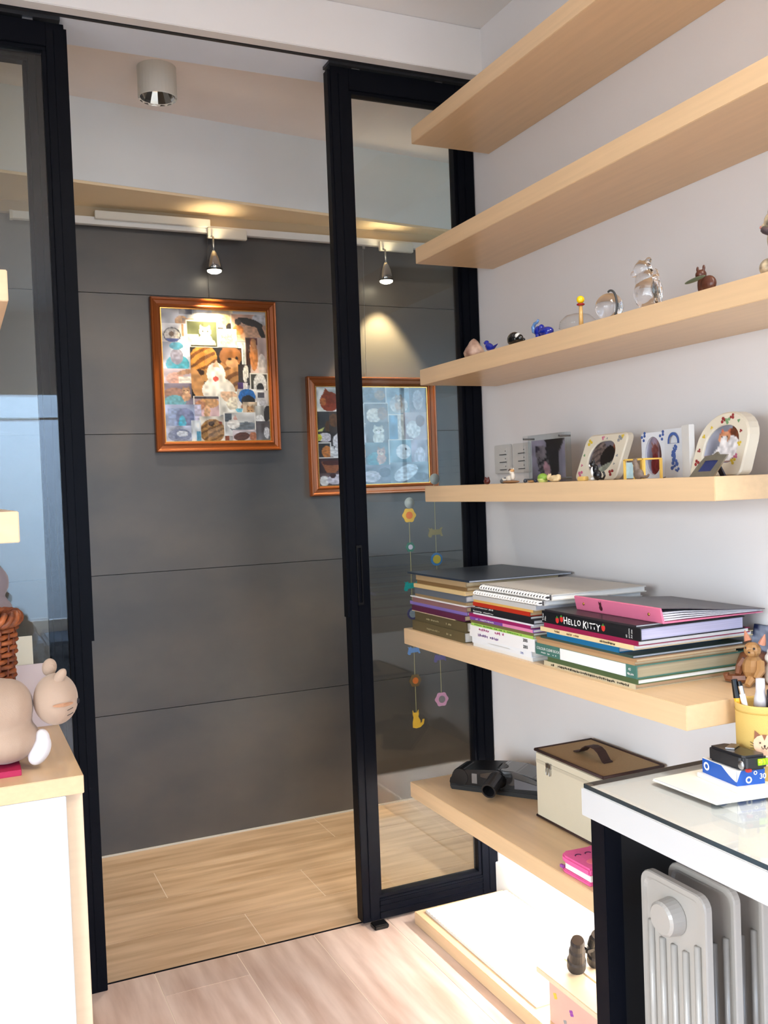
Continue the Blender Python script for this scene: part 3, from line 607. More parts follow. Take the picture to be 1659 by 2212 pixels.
A = [ # (z1, label, colour, pages, y0, y1, kwargs)
 (.9150, 'thick olive brown hardback at the bottom of the far stack', ('olive', (96, 84, 56)), PAPER, 2.149, 2.452),
 (.9410, 'thick olive brown hardback second from the bottom of the far stack', ('olive', (96, 84, 56)), PAPER, 2.146, 2.446),
 (.9440, 'thin cream booklet between olive hardback and maroon book', ('cream', (214, 196, 160)), PAPERY, 2.20, 2.458),
 (.9590, 'maroon softcover book below the lilac folder', ('maroon', (88, 34, 62)), PAPERY, 2.146, 2.452),
 (.9680, 'lilac plastic folder sticking out of the far stack', ('lilac', (140, 118, 190)), PAPER, 2.142, 2.476),
 (.9820, 'dusty mauve softcover book above the lilac folder', ('mauve', (140, 100, 100)), PAPERY, 2.140, 2.452),
 (.9850, 'thin white card lying on the mauve book', ('white', (225, 222, 222)), PAPER, 2.139, 2.460),
 (.9930, 'thin tan exercise book above the white card', ('tan', (160, 130, 90)), PAPERY, 2.141, 2.44),
 (1.0110, 'slate grey notebook in the middle of the far stack', ('slate', (98, 104, 112)), PAPERG, 2.141, 2.436),
 (1.0220, 'yellowed cream book above the slate notebook', ('yellowed', (212, 184, 132)), PAPERY, 2.138, 2.435),
 (1.0330, 'brown paper bound book near the top of the far stack', ('brownpaper', (134, 104, 66)), PAPERY, 2.139, 2.425),
 (1.0470, 'tan book directly below the dark folder', ('tan2', (172, 146, 108)), PAPERY, 2.138, 2.425),
 (1.0520, 'large dark slate folder on top of the far stack', ('darkfolder', (44, 54, 66)), PAPERG, 2.115, 2.474),
]
z = Z
for i, (z1, lab, cv, pg, y0, y1) in enumerate(A):
    r = book(lab, y0, y1, z, z1, ck(*cv), pg, x1=1.505 if i == 12 else 1.42+.03*((i*7) % 3), x0=1.188+.003*((i*5) % 3))
    if i < 2:
        scribble(r, (1.1865, 2.36, z+.010), YD, ZD, .075, .006, mat('gilt_ink', (190, 180, 140), .5), 14, 5+i)
        scribble(r, (1.1865, 2.245, z+.010), YD, ZD, .03, .006, mat('gilt_ink', (190, 180, 140), .5), 5, 8+i)
    z = z1
Bk = [
 (.8960, 'thin white magazine at the bottom of the middle stack', ('w1', (226, 224, 220)), PAPER, 1.835, 2.105),
 (.9110, 'white book with a blue spine band low in the middle stack', ('w2', (228, 228, 228)), PAPER, 1.840, 2.110),
 (.9270, 'white 2005 book with purple characters on the spine', ('w3', (232, 229, 226)), PAPER, 1.826, 2.122),
 (.9400, 'white 2005 book with pink characters on the spine', ('w4', (232, 229, 226)), PAPER, 1.826, 2.118),
 (.9470, 'lime green striped magazine in the middle stack', ('lime', (160, 200, 90)), PAPER, 1.830, 2.112),
 (.9540, 'thin olive magazine above the lime green one', ('olive2', (112, 100, 62)), PAPER, 1.828, 2.115),
 (.9620, 'violet to pink magazine spine in the middle stack', ('violet', (120, 70, 150)), PAPER, 1.829, 2.118),
 (.9700, 'magenta magazine in the middle stack', ('magenta', (150, 30, 90)), PAPER, 1.840, 2.122),
 (.9740, 'thin white magazine between magenta and black spines', ('w5', (220, 215, 220)), PAPERG, 1.826, 2.10),
 (.9840, 'black glossy magazine in the middle stack', ('blackmag', (26, 26, 32)), PAPERG, 1.826, 2.112),
 (.9910, 'black book with a white spine label in the middle stack', ('blackbook', (30, 30, 34)), PAPER, 1.838, 2.09),
 (1.0010, 'bright red book in the middle stack', ('red', (178, 44, 24)), PAPERY, 1.840, 2.10),
 (1.0070, 'amber yellow folder above the red book', ('amber', (214, 168, 92)), PAPERY, 1.826, 2.096),
 (1.0180, 'grey white book directly below the spiral notebooks', ('greywhite', (196, 194, 190)), PAPERG, 1.815, 2.10),
]
z = Z
for i, (z1, lab, cv, pg, y0, y1) in enumerate(Bk):
    r = book(lab, y0, y1, z, z1, ck(*cv), pg, x1=1.43+.02*((i*5) % 3), x0=1.189+.002*((i*3) % 3))
    xs_ = 1.1885
    if i == 1:
        obj('spine_label', bx(1.1896, 1.1905, 1.925, 2.035, z+.003, z1-.002), mat('blue_band', (70, 140, 190), .5), r)
        scribble(r, (xs_, 2.03, z+.005), YD, ZD, .1, .006, WINK, 14, 21); lettering(r, '2005', .007, (xs_, 1.885, z+.004), YD, ZD, BLUEINK)
    if i == 2: scribble(r, (xs_, 2.08, z+.004), YD, ZD, .10, .008, mat('purple_ink', (110, 60, 140), .6), 12, 22); lettering(r, '2005', .010, (xs_, 1.872, z+.004), YD, ZD, INK, bold=.0003)
    if i == 3: scribble(r, (xs_, 2.075, z+.003), YD, ZD, .12, .008, PINKINK, 14, 23); lettering(r, '2005', .010, (xs_, 1.872, z+.003), YD, ZD, INK, bold=.0003)
    if i == 4: scribble(r, (xs_, 2.095, z+.0015), YD, ZD, .22, .004, GREENINK, 30, 24)
    if i in (6, 9, 10): scribble(r, (xs_, 2.10, z+.002), YD, ZD, .10, .004, WINK, 18, 25+i)
    if i == 6: obj('spine_label', bx(1.1888, 1.1898, 1.83, 1.96, z+.0005, z1-.0005), mat('pink_band', (215, 130, 165), .5), r)
    z = z1
def spiral(label, y0, y1, z0, z1, cover, x0=1.200, x1=1.47):
    r = book(label, y0, y1, z0, z1, cover, PAPER, x0=x0, x1=x1, name='spiral_notebook', cat_='notebook')
    bm = B(); n = int((y1-y0-.012)/.0118); rad = (z1-z0)*.5-.0022; zc = (z0+z1)/2
    for k in range(n):
        yy = y0+.008+k*.0118
        tube(bm, [(x0-.0045+math.cos(a)*.0088, yy+.0022*math.sin(a/2), zc+math.sin(a)*rad) for a in [2*math.pi*j/12 for j in range(12)]], .0021, 6, closed=True)
    obj('coil', bm, WHITEP, r, smooth=True, kind='stuff', label='white spiral coil binding')
    obj('punched_edge', bx(x0-.0008, x0+.0002, y0+.001, y1-.001, z0+.001, z1-.0008), mat('punched_dark', (74, 72, 74), .8), r)
    bm = B()
    for k in range(n): box(bm, x0+.0015, x0+.0060, y0+.008+k*.0118-.0026, y0+.008+k*.0118+.0026, z1, z1+.0003)
    obj('punched_holes', bm, mat('punched_dark', (74, 72, 74), .8), r, kind='stuff')
    return r
spiral('lower white coil notebook in the middle stack', 1.790, 2.102, 1.0190, 1.0305, ck('nb_grey', (190, 186, 180)), 1.196)
spiral('topmost white coil notebook in the middle stack', 1.775, 2.088, 1.0312, 1.0450, ck('nb_grey2', (206, 200, 190)), 1.206)
K = [
 (.8985, 'cream booklet with printed spine at the bottom of the near stack', ('creambk', (196, 182, 150)), mat('tan_pages', (205, 168, 130), .8), 1.478, 1.790),
 (.9090, 'olive green hardback with white pages in the near stack', ('green', (76, 92, 58)), PAPER, 1.470, 1.775),
 (.9350, 'green and white clear book binder in the near stack', ('clearbook', (70, 112, 100)), mat('pocket_pages', (160, 148, 120), .6, var=.25, scale=3, stretch=(1, 1, 300)), 1.473, 1.822),
 (.9420, 'lower brown card folder in the near stack', ('brownfold', (176, 140, 100)), PAPERY, 1.478, 1.815),
 (.9480, 'upper brown card folder in the near stack', ('brownfold2', (160, 124, 88)), PAPERY, 1.472, 1.82),
 (.9530, 'dark green thin folder below the blue folder', ('dkgreen', (52, 72, 64)), PAPERG, 1.482, 1.80),
 (.9640, 'teal blue folder in the near stack', ('tealblue', (22, 98, 140)), PAPERG, 1.525, 1.775),
 (.9740, 'cream yellow paperback with printed spine in the near stack', ('creamyellow', (222, 198, 150)), PAPER, 1.480, 1.800),
 (.9840, 'crimson book directly below the black binder', ('crimson', (140, 26, 66)), PAPER, 1.466, 1.785),
 (1.0100, 'black clear file binder lettered with strawberries in the near stack', ('blackbinder', (18, 20, 24)), mat('sleeve_pages', (176, 172, 196), .45, var=.3, scale=3, stretch=(1, 1, 260)), 1.458, 1.792),
 (1.0140, 'thin dark magazine under the pink binder', ('darkmag', (44, 38, 42)), PAPER, 1.47, 1.78),
]
z = Z
RED = mat('strawberry_red', (200, 45, 40), .5)
for i, (z1, lab, cv, pg, y0, y1) in enumerate(K):
    r = book(lab, y0, y1, z, z1, ck(*cv), pg, x1=1.455+.022*((i*5) % 3), x0=1.190)
    xs_ = 1.1894; h = z1-z
    if i == 0: scribble(r, (xs_, 1.775, z+.002), YD, ZD, .28, .006, INK, 44, 31)
    if i == 2:
        obj('spine_label', bx(1.1885, 1.1905, 1.505, 1.725, z+.001, z1-.001), WHITEP, r, label='blank white spine label')
        lettering(r, 'COLOUR CLEAR BOOK', .0085, (xs_, 1.817, z+.012), YD, ZD, WINK)
        scribble(r, (xs_, 1.80, z+.004), YD, ZD, .06, .004, WINK, 12, 33); lettering(r, '40', .008, (xs_, 1.497, z+.014), YD, ZD, WINK); scribble(r, (xs_, 1.50, z+.005), YD, ZD, .02, .005, WINK, 4, 34)
    if i == 7: scribble(r, (xs_, 1.745, z+.002), YD, ZD, .02, .006, mat('brown_ink', (130, 90, 60), .6), 4, 36); scribble(r, (xs_, 1.70, z+.002), YD, ZD, .05, .005, mat('brown_ink', (130, 90, 60), .6), 10, 37); scribble(r, (xs_, 1.585, z+.002), YD, ZD, .05, .006, INK, 12, 38)
    if i == 9:
        yy = 1.709
        for k, (ch, s_, a, dz) in enumerate((('H', .0215, 4, 0), ('E', .0170, -3, .001), ('L', .0165, 5, 0), ('L', .0170, -4, .0006), ('O', .0160, 3, .0018), ('K', .0225, -5, -.001), ('I', .0165, 4, .001), ('T', .0180, -4, .0004), ('T', .0175, 6, 0), ('Y', .0200, -3, -.0015))):
            ca, sa = math.cos(R(a)), math.sin(R(a))
            lettering(r, ch, s_, (xs_, yy, z+.0058+dz), (0, -ca, sa), (0, sa, ca), WINK, name='letter', bold=.0003)
            yy -= s_*(.72 if ch in 'HKO' else .36 if ch == 'I' else .62)+.0006
            if k == 4: yy -= .0065
        lettering(r, 'Clear', .0075, (xs_, 1.785, z+.0045), (0, 0, 1), (0, 1, 0), WINK)
        lettering(r, 'File', .0075, (xs_, 1.776, z+.0045), (0, 0, 1), (0, 1, 0), WINK)
        for k, s_ in enumerate(('60', 'pockets', 'A4 size')): lettering(r, s_, .006, (xs_, 1.497-.008*k, z+.003), (0, 0, 1), (0, 1, 0), WINK)
        for yy, zz in ((1.733, .010), (1.717, .014), (1.572, .012)):
            bm = lathe(B(), [(0, -.0065), (.0045, -.004), (.0062, .001), (.005, .0055), (0, .006)], (0, 0, 0), 12)
            for v in bm.verts: v.co = Vector((1.1897+v.co.x*.1, yy+v.co.y, z+zz+v.co.z))
            s_ = obj('strawberry', bm, RED, r); bm = B()
            prism(bm, [(yy-.004, z+zz+.006), (yy, z+zz+.0045), (yy+.004, z+zz+.006), (yy+.001, z+zz+.008), (yy, z+zz+.010), (yy-.001, z+zz+.008)], 1.1888, 1.1896, 'x'); obj('leaf', bm, GREENINK, s_)
    z = z1
# pink ring binder lying on top, its spine tilted up
pb = thing('ring_binder', 'pink ring binder with gold rivets on top of the near stack', 'binder', (1.36, 1.59, 1.014))
PINKC = mat('pink_card', (214, 112, 142), .5, var=.06)
obj('cover', prism(B(), [(1.240, 1.0155), (1.234, 1.0435), (1.2375, 1.045), (1.2445, 1.0175), (1.50, 1.0155), (1.50, 1.0140), (1.242, 1.0140)], 1.452, 1.730, 'y'), PINKC, pb)
for k in range(4):
    e = k*.0045; obj('sleeve', prism(B(), [(1.245, 1.0185+e), (1.245, 1.0222+e), (1.30, 1.0215+e*.95), (1.40, 1.0195+e*.5), (1.50-.012*(k % 2), 1.0180+e*.22), (1.50-.012*(k % 2), 1.0168+e*.22), (1.40, 1.0180+e*.5), (1.30, 1.0190+e*.95)], 1.456+.001*k, 1.726, 'y'), mat('sleeves', (205, 202, 206), .35, var=.3, scale=4, stretch=(1, 1, 250)), pb)
obj('lid', prism(B(), [(1.2375, 1.0435), (1.30, 1.0385), (1.40, 1.0275), (1.505, 1.0205), (1.505, 1.0215), (1.40, 1.0290), (1.30, 1.0400), (1.2375, 1.045)], 1.452, 1.730, 'y'), mat('dark_print_cover', (74, 64, 70), .35, var=.3), pb)
for yy in (1.700, 1.488):
    o = obj('rivet', lathe(B(), [(0, .0015), (.0025, .0012), (.0038, 0)], (1.2365, yy, 1.030), 12, Matrix.Rotation(R(-80), 3, 'Y')), GOLD, pb, smooth=True)
bm = B()
for cyz in (((1.642, 1.637), (1.024, 1.034)),):
    y_, z_ = 1.640, 1.026
    def PX(zz): return 1.2392-(zz-1.0155)*.214-.0006
    def poly(pts): bm.faces.new([bm.verts.new((PX(b_), a, b_)) for a, b_ in pts])
    poly([(y_+.005*math.cos(t_), z_+.006*math.sin(t_)) for t_ in [2*math.pi*k/12 for k in range(12)]])
    poly([(y_+.004*math.cos(t_), z_+.008+.004*math.sin(t_)) for t_ in [2*math.pi*k/12 for k in range(12)]])
    poly([(y_-.004, z_+.010), (y_-.001, z_+.011), (y_-.004, z_+.015)]); poly([(y_+.004, z_+.010), (y_+.001, z_+.011), (y_+.004, z_+.015)])
obj('cat_emblem', bm, mat('dark_maroon_ink', (70, 18, 30), .6), pb)

# ------------------------------------------------------------------ things at the near end of the deep shelf
WC = mat('carved_wood', (172, 126, 76), .45, var=.28, scale=9, stretch=(3, 3, 1)); WCD = mat('carved_wood_dark', (122, 74, 46), .45, var=.2); WCP = mat('carved_wood_pink', (196, 130, 100), .5)
t = thing('wooden_cat', 'jointed carved wooden cat sitting at the near end of the book shelf', 'figurine', (1.405, 1.388, 0.888), R(0)); t.scale = (.88, .88, .88)
bm = ell(B(), (0, 0, .037), (.024, .024, .030), (0, 0, 0), 9, 7); obj('body', bm, WC, t, local=True)
bm = ell(B(), (-.004, -.002, .078), (.018, .019, .017), (0, 0, .4), 10, 8); ell(bm, (-.017, -.010, .073), (.009, .010, .009), (0, 0, 0), 8, 6); hd = obj('head', bm, WC, t, local=True)
for s, c in ((1, (.004, .018, .094)), (-1, (.006, -.020, .092))):
    m_ = Matrix.Rotation(R(-22*s), 3, 'X')
    bm = lathe(B(), [(.0085, 0), (.006, .010), (.001, .024)], c, 8, m_); obj('ear', bm, WCP, hd, local=True)
for c in ((-.0195, .002, .083), (-.014, -.0165, .083)): obj('eye', ell(B(), c, (.0022, .0022, .0026)), INK, hd, local=True, smooth=True)
obj('nose', ell(B(), (-.0255, -.013, .0755), (.002, .0025, .002)), INK, hd, local=True)
for s in (1, -1):
    obj('arm', tube(B(), [(-.002, .022*s, .054), (-.010, .030*s, .036), (-.020, .026*s, .020)], [.009, .010, .007], 7), WC if s < 0 else WCD, t, local=True)
obj('leg', tube(B(), [(-.006, .016, .012), (-.022, .038, .010), (-.026, .052, .010), (-.030, .053, .020)], [.011, .010, .009, .007], 7), WCD, t, local=True)
obj('leg', tube(B(), [(-.008, -.012, .018), (-.028, -.018, .017), (-.040, -.020, .006)], [.010, .0095, .007], 7), WC, t, local=True)
tag(obj('round_box', lathe(B(), [(.0, 0), (.030, 0), (.034, .012), (.034, .028), (.026, .045), (0, .052)], (1.475, 1.455, .888), 20), WCD, smooth=True), 'dark brown rounded wooden pot behind the wooden cat', 'pot')
tag(obj('blue_ball', ell(B(), (1.462, 1.515, .9045), (.0165, .0165, .0165)), mat('blue_enamel', (52, 92, 160), .3), smooth=True), 'blue ball beside the wooden cat', 'ball')
t = thing('glass_block', 'bluish glass ornament between the book stack and blue ball', 'ornament', (1.484, 1.556, .888))
obj('block', bx(1.462, 1.505, 1.540, 1.572, .888, .922), mat('blue_grey_glass', (120, 140, 165), .15), t, bevel=.003)
obj('fish_shape', prism(B(), [(1.545, .905), (1.556, .910), (1.567, .904), (1.572, .909), (1.572, .899), (1.567, .903), (1.556, .899)], 1.4605, 1.4622, 'x'), INK, t)
t = thing('photo_card', 'dark blue photo card leaning on the wall behind the wooden cat', 'photograph', (1.505, 1.40, .888))
obj('card', prism(B(), [(1.488, .888), (1.491, .888), (1.514, .985), (1.511, .985)], 1.30, 1.488, 'y'), mat('card_back', (70, 76, 96), .5), t)
dd = Vector((1.5108-1.4878, 0, .985-.888)).normalized()
photo(t, Vector((1.5105, 1.487, .9845))+Vector((-.0004, 0, 0)), (0, -1, 0), -dd, .186, .097, dict(bg=(44, 52, 92), bg2=(28, 36, 78), s=[('e', .16, .3, .16, .5, (136, 142, 160), .2), ('e', .6, .5, .25, .4, (25, 35, 100), 0)]), 5, 20, 14)
t = thing('white_figurine', 'white ceramic figurine just right of the wooden cat at the frame edge', 'figurine', (1.43, 1.365, .888))
blob('body', mat('white_ceramic', (214, 208, 200), .3), t, [((0, 0, .022), (.016, .016, .024)), ((-.002, 0, .052), (.013, .013, .012)), ((0, .008, .064), (.004, .004, .006)), ((0, -.008, .064), (.004, .004, .006))], local=True)

# ------------------------------------------------------------------ photo frames on the fourth shelf
Z4 = 1.2955
t = thing('acrylic_frame', 'clear acrylic block frame with a sleeping tabby photo', 'photo frame', (1.405, 2.075, Z4))
obj('front_pane', bx(1.392, 1.400, 1.982, 2.160, Z4, 1.419), CLEAR, t, bevel=.0008); obj('rear_pane', bx(1.408, 1.420, 1.982, 2.160, Z4, 1.419), pane_mat('acrylic_edge', (.93, .97, .98)), t, bevel=.0008)
photo(t, (1.4042, 2.137, 1.405), (0, -1, 0), (0, 0, -1), .150, .108, dict(bg=(140, 134, 150), bg2=(120, 116, 130), s=[('t', (.4, .0), (1, 0), (.75, .45), (40, 36, 36)), ('e', .62, .45, .2, .5, (30, 28, 32), -.1), ('e', .36, .6, .17, .5, (105, 100, 104), -.35), ('stripe', .38, .62, .2, .45, (42, 40, 44), 44), ('e', .30, .28, .14, .15, (120, 112, 118), 0), ('t', (.14, .3), (.1, .12), (.28, .2), (60, 52, 60)), ('e', .46, .72, .09, .2, (170, 130, 140), -.2)]), 9, 30, 26)
for yy in (1.990, 2.152):
    for zz in (1.304, 1.411): obj('corner_stud', tube(B(), [(1.389, yy, zz), (1.423, yy, zz)], .0028, 10), STEEL, t)
IVORY = mat('ivory_resin', (232, 222, 200), .3, var=.03, coat=.3)
def rrect(w, h, r, n=6, top=None):
    """rounded outline centred on 0 (y, z from 0 to h)"""
    pts = []; rt = top if top else r
    for cx, cz, a0, q in ((w/2-r, r, -90, r), (w/2-rt, h-rt, 0, rt), (-w/2+rt, h-rt, 90, rt), (-w/2+r, r, 180, r)):
        for k in range(n+1):
            a = R(a0+90*k/n); pts.append((cx+q*math.cos(a), cz+q*math.sin(a)))
    return pts
def leaning_frame(label, yc, w, h, r, top, iw, ih, ir, itop, iz, x_bot, lean, pic, seed, decos, th=.018, name='ivory_frame'):
    t = thing(name, label, 'photo frame', (x_bot, yc, Z4), 0)
    o = rrect(w, h, r, 7, top); i_ = [(a, b_+iz) for a, b_ in rrect(iw, ih, ir, 7, itop)]
    def P(y, zz, d): return Vector((lean*zz/h+d, -y, zz*math.sqrt(max(0, 1-(lean/h)**2))))
    bm = B(); L = []
    for d, q, ins in ((th, o, 0), (.003, o, 0), (0, o, .003), (0, i_, -.003), (.003, i_, 0), (.007, i_, 0)):
        cy, cz = 0, h/2
        L.append([bm.verts.new(P(y*(1-ins/(w/2)), cz+(zz-cz)*(1-ins/(h/2)), d)) for y, zz in q])
    n = len(o)
    for a, b_ in zip(L[:-1], L[1:]):
        for k in range(n): bm.faces.new((a[k], a[(k+1) % n], b_[(k+1) % n], b_[k]))
    bm.faces.new(L[0])
    obj('frame', bm, IVORY, t, local=True)
    sub = [(a*1.0, b_) for a, b_ in i_]
    y0 = min(a for a, _ in i_); z1 = max(b_ for _, b_ in i_); ww = iw; hh = ih
    def mask(u, v):
        a, b_ = y0+u*ww, z1-v*hh; hit = False; m = len(sub)
        for k in range(m):
            (x1_, y1_), (x2_, y2_) = sub[k], sub[(k+1) % m]
            if (y1_ > b_) != (y2_ > b_) and a < (x2_-x1_)*(b_-y1_)/(y2_-y1_)+x1_: hit = not hit
        return hit
    org = P(y0, z1, .0055); yd = (P(0, 0, 0)-P(0, 1*h, 0)).normalized()
    bm = B(); ORGt = ORG[t.name]
    photo(t, org+ORGt, (0, -1, 0), yd, ww, hh, pic, seed, 26, 26)
    for k, (y, zz, rr_, m) in enumerate(decos):
        c = P(y, zz, -.0003); bm = B()
        for j in range(3):
            a = R(120*j+k*40); cc = P(y+rr_*.5*math.cos(a), zz+rr_*.5*math.sin(a), -.0005-.0002*j)
            ell(bm, cc, (.0006, rr_*.45, rr_*.45), (0, 0, 0), 10, 6)
        obj('painted_flower', bm, m, t, local=True)
    return t
YE = mat('deco_yellow', (222, 190, 60), .4); PI = mat('deco_pink', (205, 110, 140), .4); GN = mat('deco_green', (120, 160, 110), .4); GY = mat('deco_grey', (150, 150, 150), .4); RD = mat('deco_red', (150, 50, 50), .4)
leaning_frame('ivory frame with rounded square opening and small painted motifs', 1.835, .158, .118, .016, .022, .096, .078, .034, .038, .021, 1.375, .045,
    dict(bg=(95, 92, 100), s=[('e', .3, .4, .25, .4, (110, 95, 90), 0), ('stripe', .3, .4, .25, .4, (60, 52, 52), 30), ('r', .8, 0, 1, .4, (120, 70, 50)), ('e', .68, .5, .26, .35, (16, 16, 20), 0), ('t', (.2, 1), (1, .62), (1, 1), (140, 145, 130)), ('t', (.2, .25), (.3, .05), (.42, .2), (120, 105, 100))]), 21,
    [(-.058, .098, .010, YE), (-.012, .108, .006, PI), (.004, .106, .003, GY), (.052, .102, .010, GY), (.060, .108, .006, YE), (-.066, .066, .004, GN), (-.064, .040, .004, PI), (-.060, .018, .010, PI), (.060, .060, .004, GY), (.058, .040, .003, GY), (.056, .018, .010, RD)])
t4 = leaning_frame('arched ivory frame with an orange and white cat photo', 1.450, .140, .135, .012, .066, .090, .080, .022, .042, .027, 1.375, .045,
    dict(bg=(150, 152, 165), bg2=(140, 142, 158), s=[('e', .85, .25, .22, .35, (110, 62, 40), 0), ('r', 0, .78, 1, 1, (150, 110, 98)), ('e', .68, .62, .3, .34, (226, 222, 222), 0), ('e', .35, .8, .1, .2, (226, 222, 222), .5)]+cat(.5, .32, .18, (215, 150, 110), False, (190, 100, 70))+[('e', .5, .42, .1, .14, (232, 228, 226), 0)]), 22,
    [(-.008, .118, .008, RD), (.004, .116, .008, GN), (.014, .124, .007, RD), (-.036, .104, .004, YE), (.034, .114, .004, GN), (-.052, .086, .005, YE), (.046, .092, .004, RD), (.050, .066, .006, YE), (-.056, .056, .005, RD), (-.054, .030, .008, RD), (.044, .030, .008, YE), (.048, .040, .006, PI)], th=.028)
# white and blue folding porcelain frame
t = thing('delft_frame', 'white and blue porcelain folding frame with an oval photo', 'photo frame', (1.41, 1.625, Z4))
PORC = mat('porcelain', (226, 228, 232), .2, coat=.3)
ov = [(1.668+.027*math.cos(a), 1.345+.042*math.sin(a)) for a in [2*math.pi*k/28 for k in range(28)]]
rc = []
for k in range(28):
    a = 2*math.pi*k/28; c_, s_ = math.cos(a), math.sin(a); q = max(abs(c_)/.038, abs(s_)/.0505); rc.append((1.668+c_/q, 1.346+s_/q))
obj('left_panel', ring_prism(B(), rc, ov, 1.412, 1.420, 'x'), PORC, t)
photo(t, (1.4175, 1.696, 1.388), (0, -1, 0), (0, 0, -1), .056, .086, dict(bg=(150, 150, 172), bg2=(110, 80, 85), dir='u', s=[('e', .5, .35, .2, .16, (120, 70, 66), 0), ('t', (.33, .3), (.3, .12), (.45, .25), (150, 105, 95)), ('t', (.67, .3), (.7, .12), (.55, .25), (150, 105, 95)), ('e', .5, .75, .25, .3, (110, 40, 40), 0), ('r', .75, 0, 1, 1, (92, 62, 58))]), 31, 22, 26, mask=lambda u, v: ((u-.5)/.49)**2+((v-.5)/.49)**2 < 1)
obj('right_panel', prism(B(), [(1.419, 1.630), (1.411, 1.629), (1.402, 1.556), (1.410, 1.555)], Z4, 1.400, 'z'), PORC, t)
obj('edge_board', prism(B(), [(1.412, 1.566), (1.400, 1.564), (1.388, 1.528), (1.400, 1.525)], Z4, 1.404, 'z'), WHITEP, t, bevel=.001)
DB = mat('delft_blue', (74, 98, 158), .3)
for cy, cz in ((1.698, 1.388), (1.638, 1.388)):
    bm = B()
    for k in range(4): ell(bm, (1.4117, cy+(.006*math.sin(k*1.9)), cz-.008*math.cos(k*1.5)), (.0005, .004, .0035), (0, 0, 0), 8, 5)
    obj('corner_scroll', bm, DB, t)
bm = B()
rgb_ = random.Random(4)
for k in range(26):
    b_ = .014+.055*k/26; a = rgb_.uniform(-1, 1)*(.014-.009*k/26); q = rgb_.uniform(.0022, .0048); yy = 1.592+a; xx = 1.4065+(yy-1.592)*.12; ell(bm, (xx-.0012, yy, Z4+b_), (.0008, q, q), (0, 0, .12), 10, 6)
obj('blue_bouquet', bm, DB, t)
bm = ring_prism(B(), [(1.592+.017*math.cos(a), 1.372+.020*math.sin(a)) for a in [math.pi*k/12 for k in range(13)]]+[(1.575, 1.368), (1.609, 1.368)], [(1.592+.013*math.cos(a), 1.372+.014*math.sin(a)) for a in [math.pi*k/12 for k in range(13)]]+[(1.579, 1.3685), (1.605, 1.3685)], 1.4015, 1.4030, 'x')
obj('blue_arch', bm, DB, t)
# small easel frame in silver
t = thing('silver_frame', 'small tarnished silver easel frame before the arched ivory frame', 'photo frame', (1.305, 1.385, Z4))
SILV = mat('tarnished_silver', (150, 144, 128), .35, metal=.7, var=.25, scale=60, bump=.3, bscale=200)
def PS(y, zz, d): return (1.292+zz*.45+d, y, Z4+zz)
o_ = [(1.426, 0), (1.362, 0), (1.344, .040), (1.366, .041), (1.372, .046), (1.380, .041), (1.400, .038), (1.412, .024)]
i_ = [(1.408, .010), (1.374, .010), (1.362, .030), (1.368, .0302), (1.374, .0305), (1.380, .0303), (1.396, .030), (1.402, .020)]
bm = B(); L = [[bm.verts.new(PS(y, z_, d)) for y, z_ in q] for d, q in ((.004, o_), (0, o_), (0, i_), (.003, i_))]
for a, b_ in zip(L[:-1], L[1:]):
    for k in range(8): bm.faces.new((a[k], a[(k+1) % 8], b_[(k+1) % 8], b_[k]))
obj('frame', bm, SILV, t)
bm = B(); bm.faces.new([bm.verts.new(PS(y, z_, .002)) for y, z_ in i_]); bm.faces.new([bm.verts.new(PS(y, z_, .0038)) for y, z_ in o_]); obj('picture', bm, mat('navy_print', (44, 52, 96), .3, var=.35, scale=70), t)
obj('strut', prism(B(), [(1.310, Z4+.034), (1.313, Z4+.034), (1.334, Z4), (1.330, Z4)], 1.372, 1.384, 'y'), mat('dark_strut', (40, 40, 54), .5), t)

# figurines on the fourth shelf ---------------------------------------------------
def figurine(name, label, loc, m, ells, cones=(), voxel=.0012, rotz=0, cat_='figurine'):
    t = thing(name, label, cat_, loc, rotz); blob('body', m, t, ells, cones, voxel, 4, local=True); return t
t = figurine('owl_figurine', 'tiny dark red owl figurine at the door end of the frame shelf', (1.30, 2.197, Z4), mat('oxblood', (84, 32, 28), .3), [((0, 0, .008), (.008, .0115, .009)), ((0, -.008, .016), (.003, .003, .004)), ((0, .008, .016), (.003, .003, .004))])
t = thing('cat_on_board', 'white cat figurine with dark cap lying on a small wooden board', 'figurine', (1.305, 2.086, Z4))
obj('board', ell(B(), (0, 0, .004), (.012, .036, .004)), mat('driftwood', (150, 108, 70), .5, var=.2), t, local=True, smooth=True)
b_ = blob('cat', mat('calico_white', (226, 216, 200), .4), t, [((0, .006, .013), (.007, .014, .008)), ((0, -.010, .018), (.006, .007, .010)), ((-.002, -.008, .029), (.0065, .007, .0065)), ((0, -.013, .036), (.002, .0025, .004)), ((0, -.003, .036), (.002, .0025, .004))], [([(0, .02, .010), (-.004, .028, .010), (-.003, .036, .014)], [.003, .003, .002])], .0011, 3, local=True)
obj('cap_patch', ell(B(), (-.002, -.003, .0335), (.006, .0042, .004)), mat('calico_dark', (86, 62, 52), .4), b_, local=True, smooth=True); obj('ginger_patch', ell(B(), (-.003, -.0125, .0325), (.006, .004, .004)), mat('calico_ginger', (214, 160, 100), .4), b_, local=True, smooth=True)
t = figurine('grey_mouse_figurine', 'tiny grey curled mouse figurine behind the cat on the board', (1.33, 2.165, Z4), mat('mouse_grey', (110, 112, 116), .4), [((0, 0, .007), (.007, .012, .007)), ((0, -.010, .012), (.005, .005, .005))])
tag(obj('bead', ell(B(), (1.31, 2.027, Z4+.005), (.005, .005, .005)), mat('slate_bead', (64, 72, 84), .25), smooth=True), 'tiny slate blue bead beside the acrylic frame', 'bead')
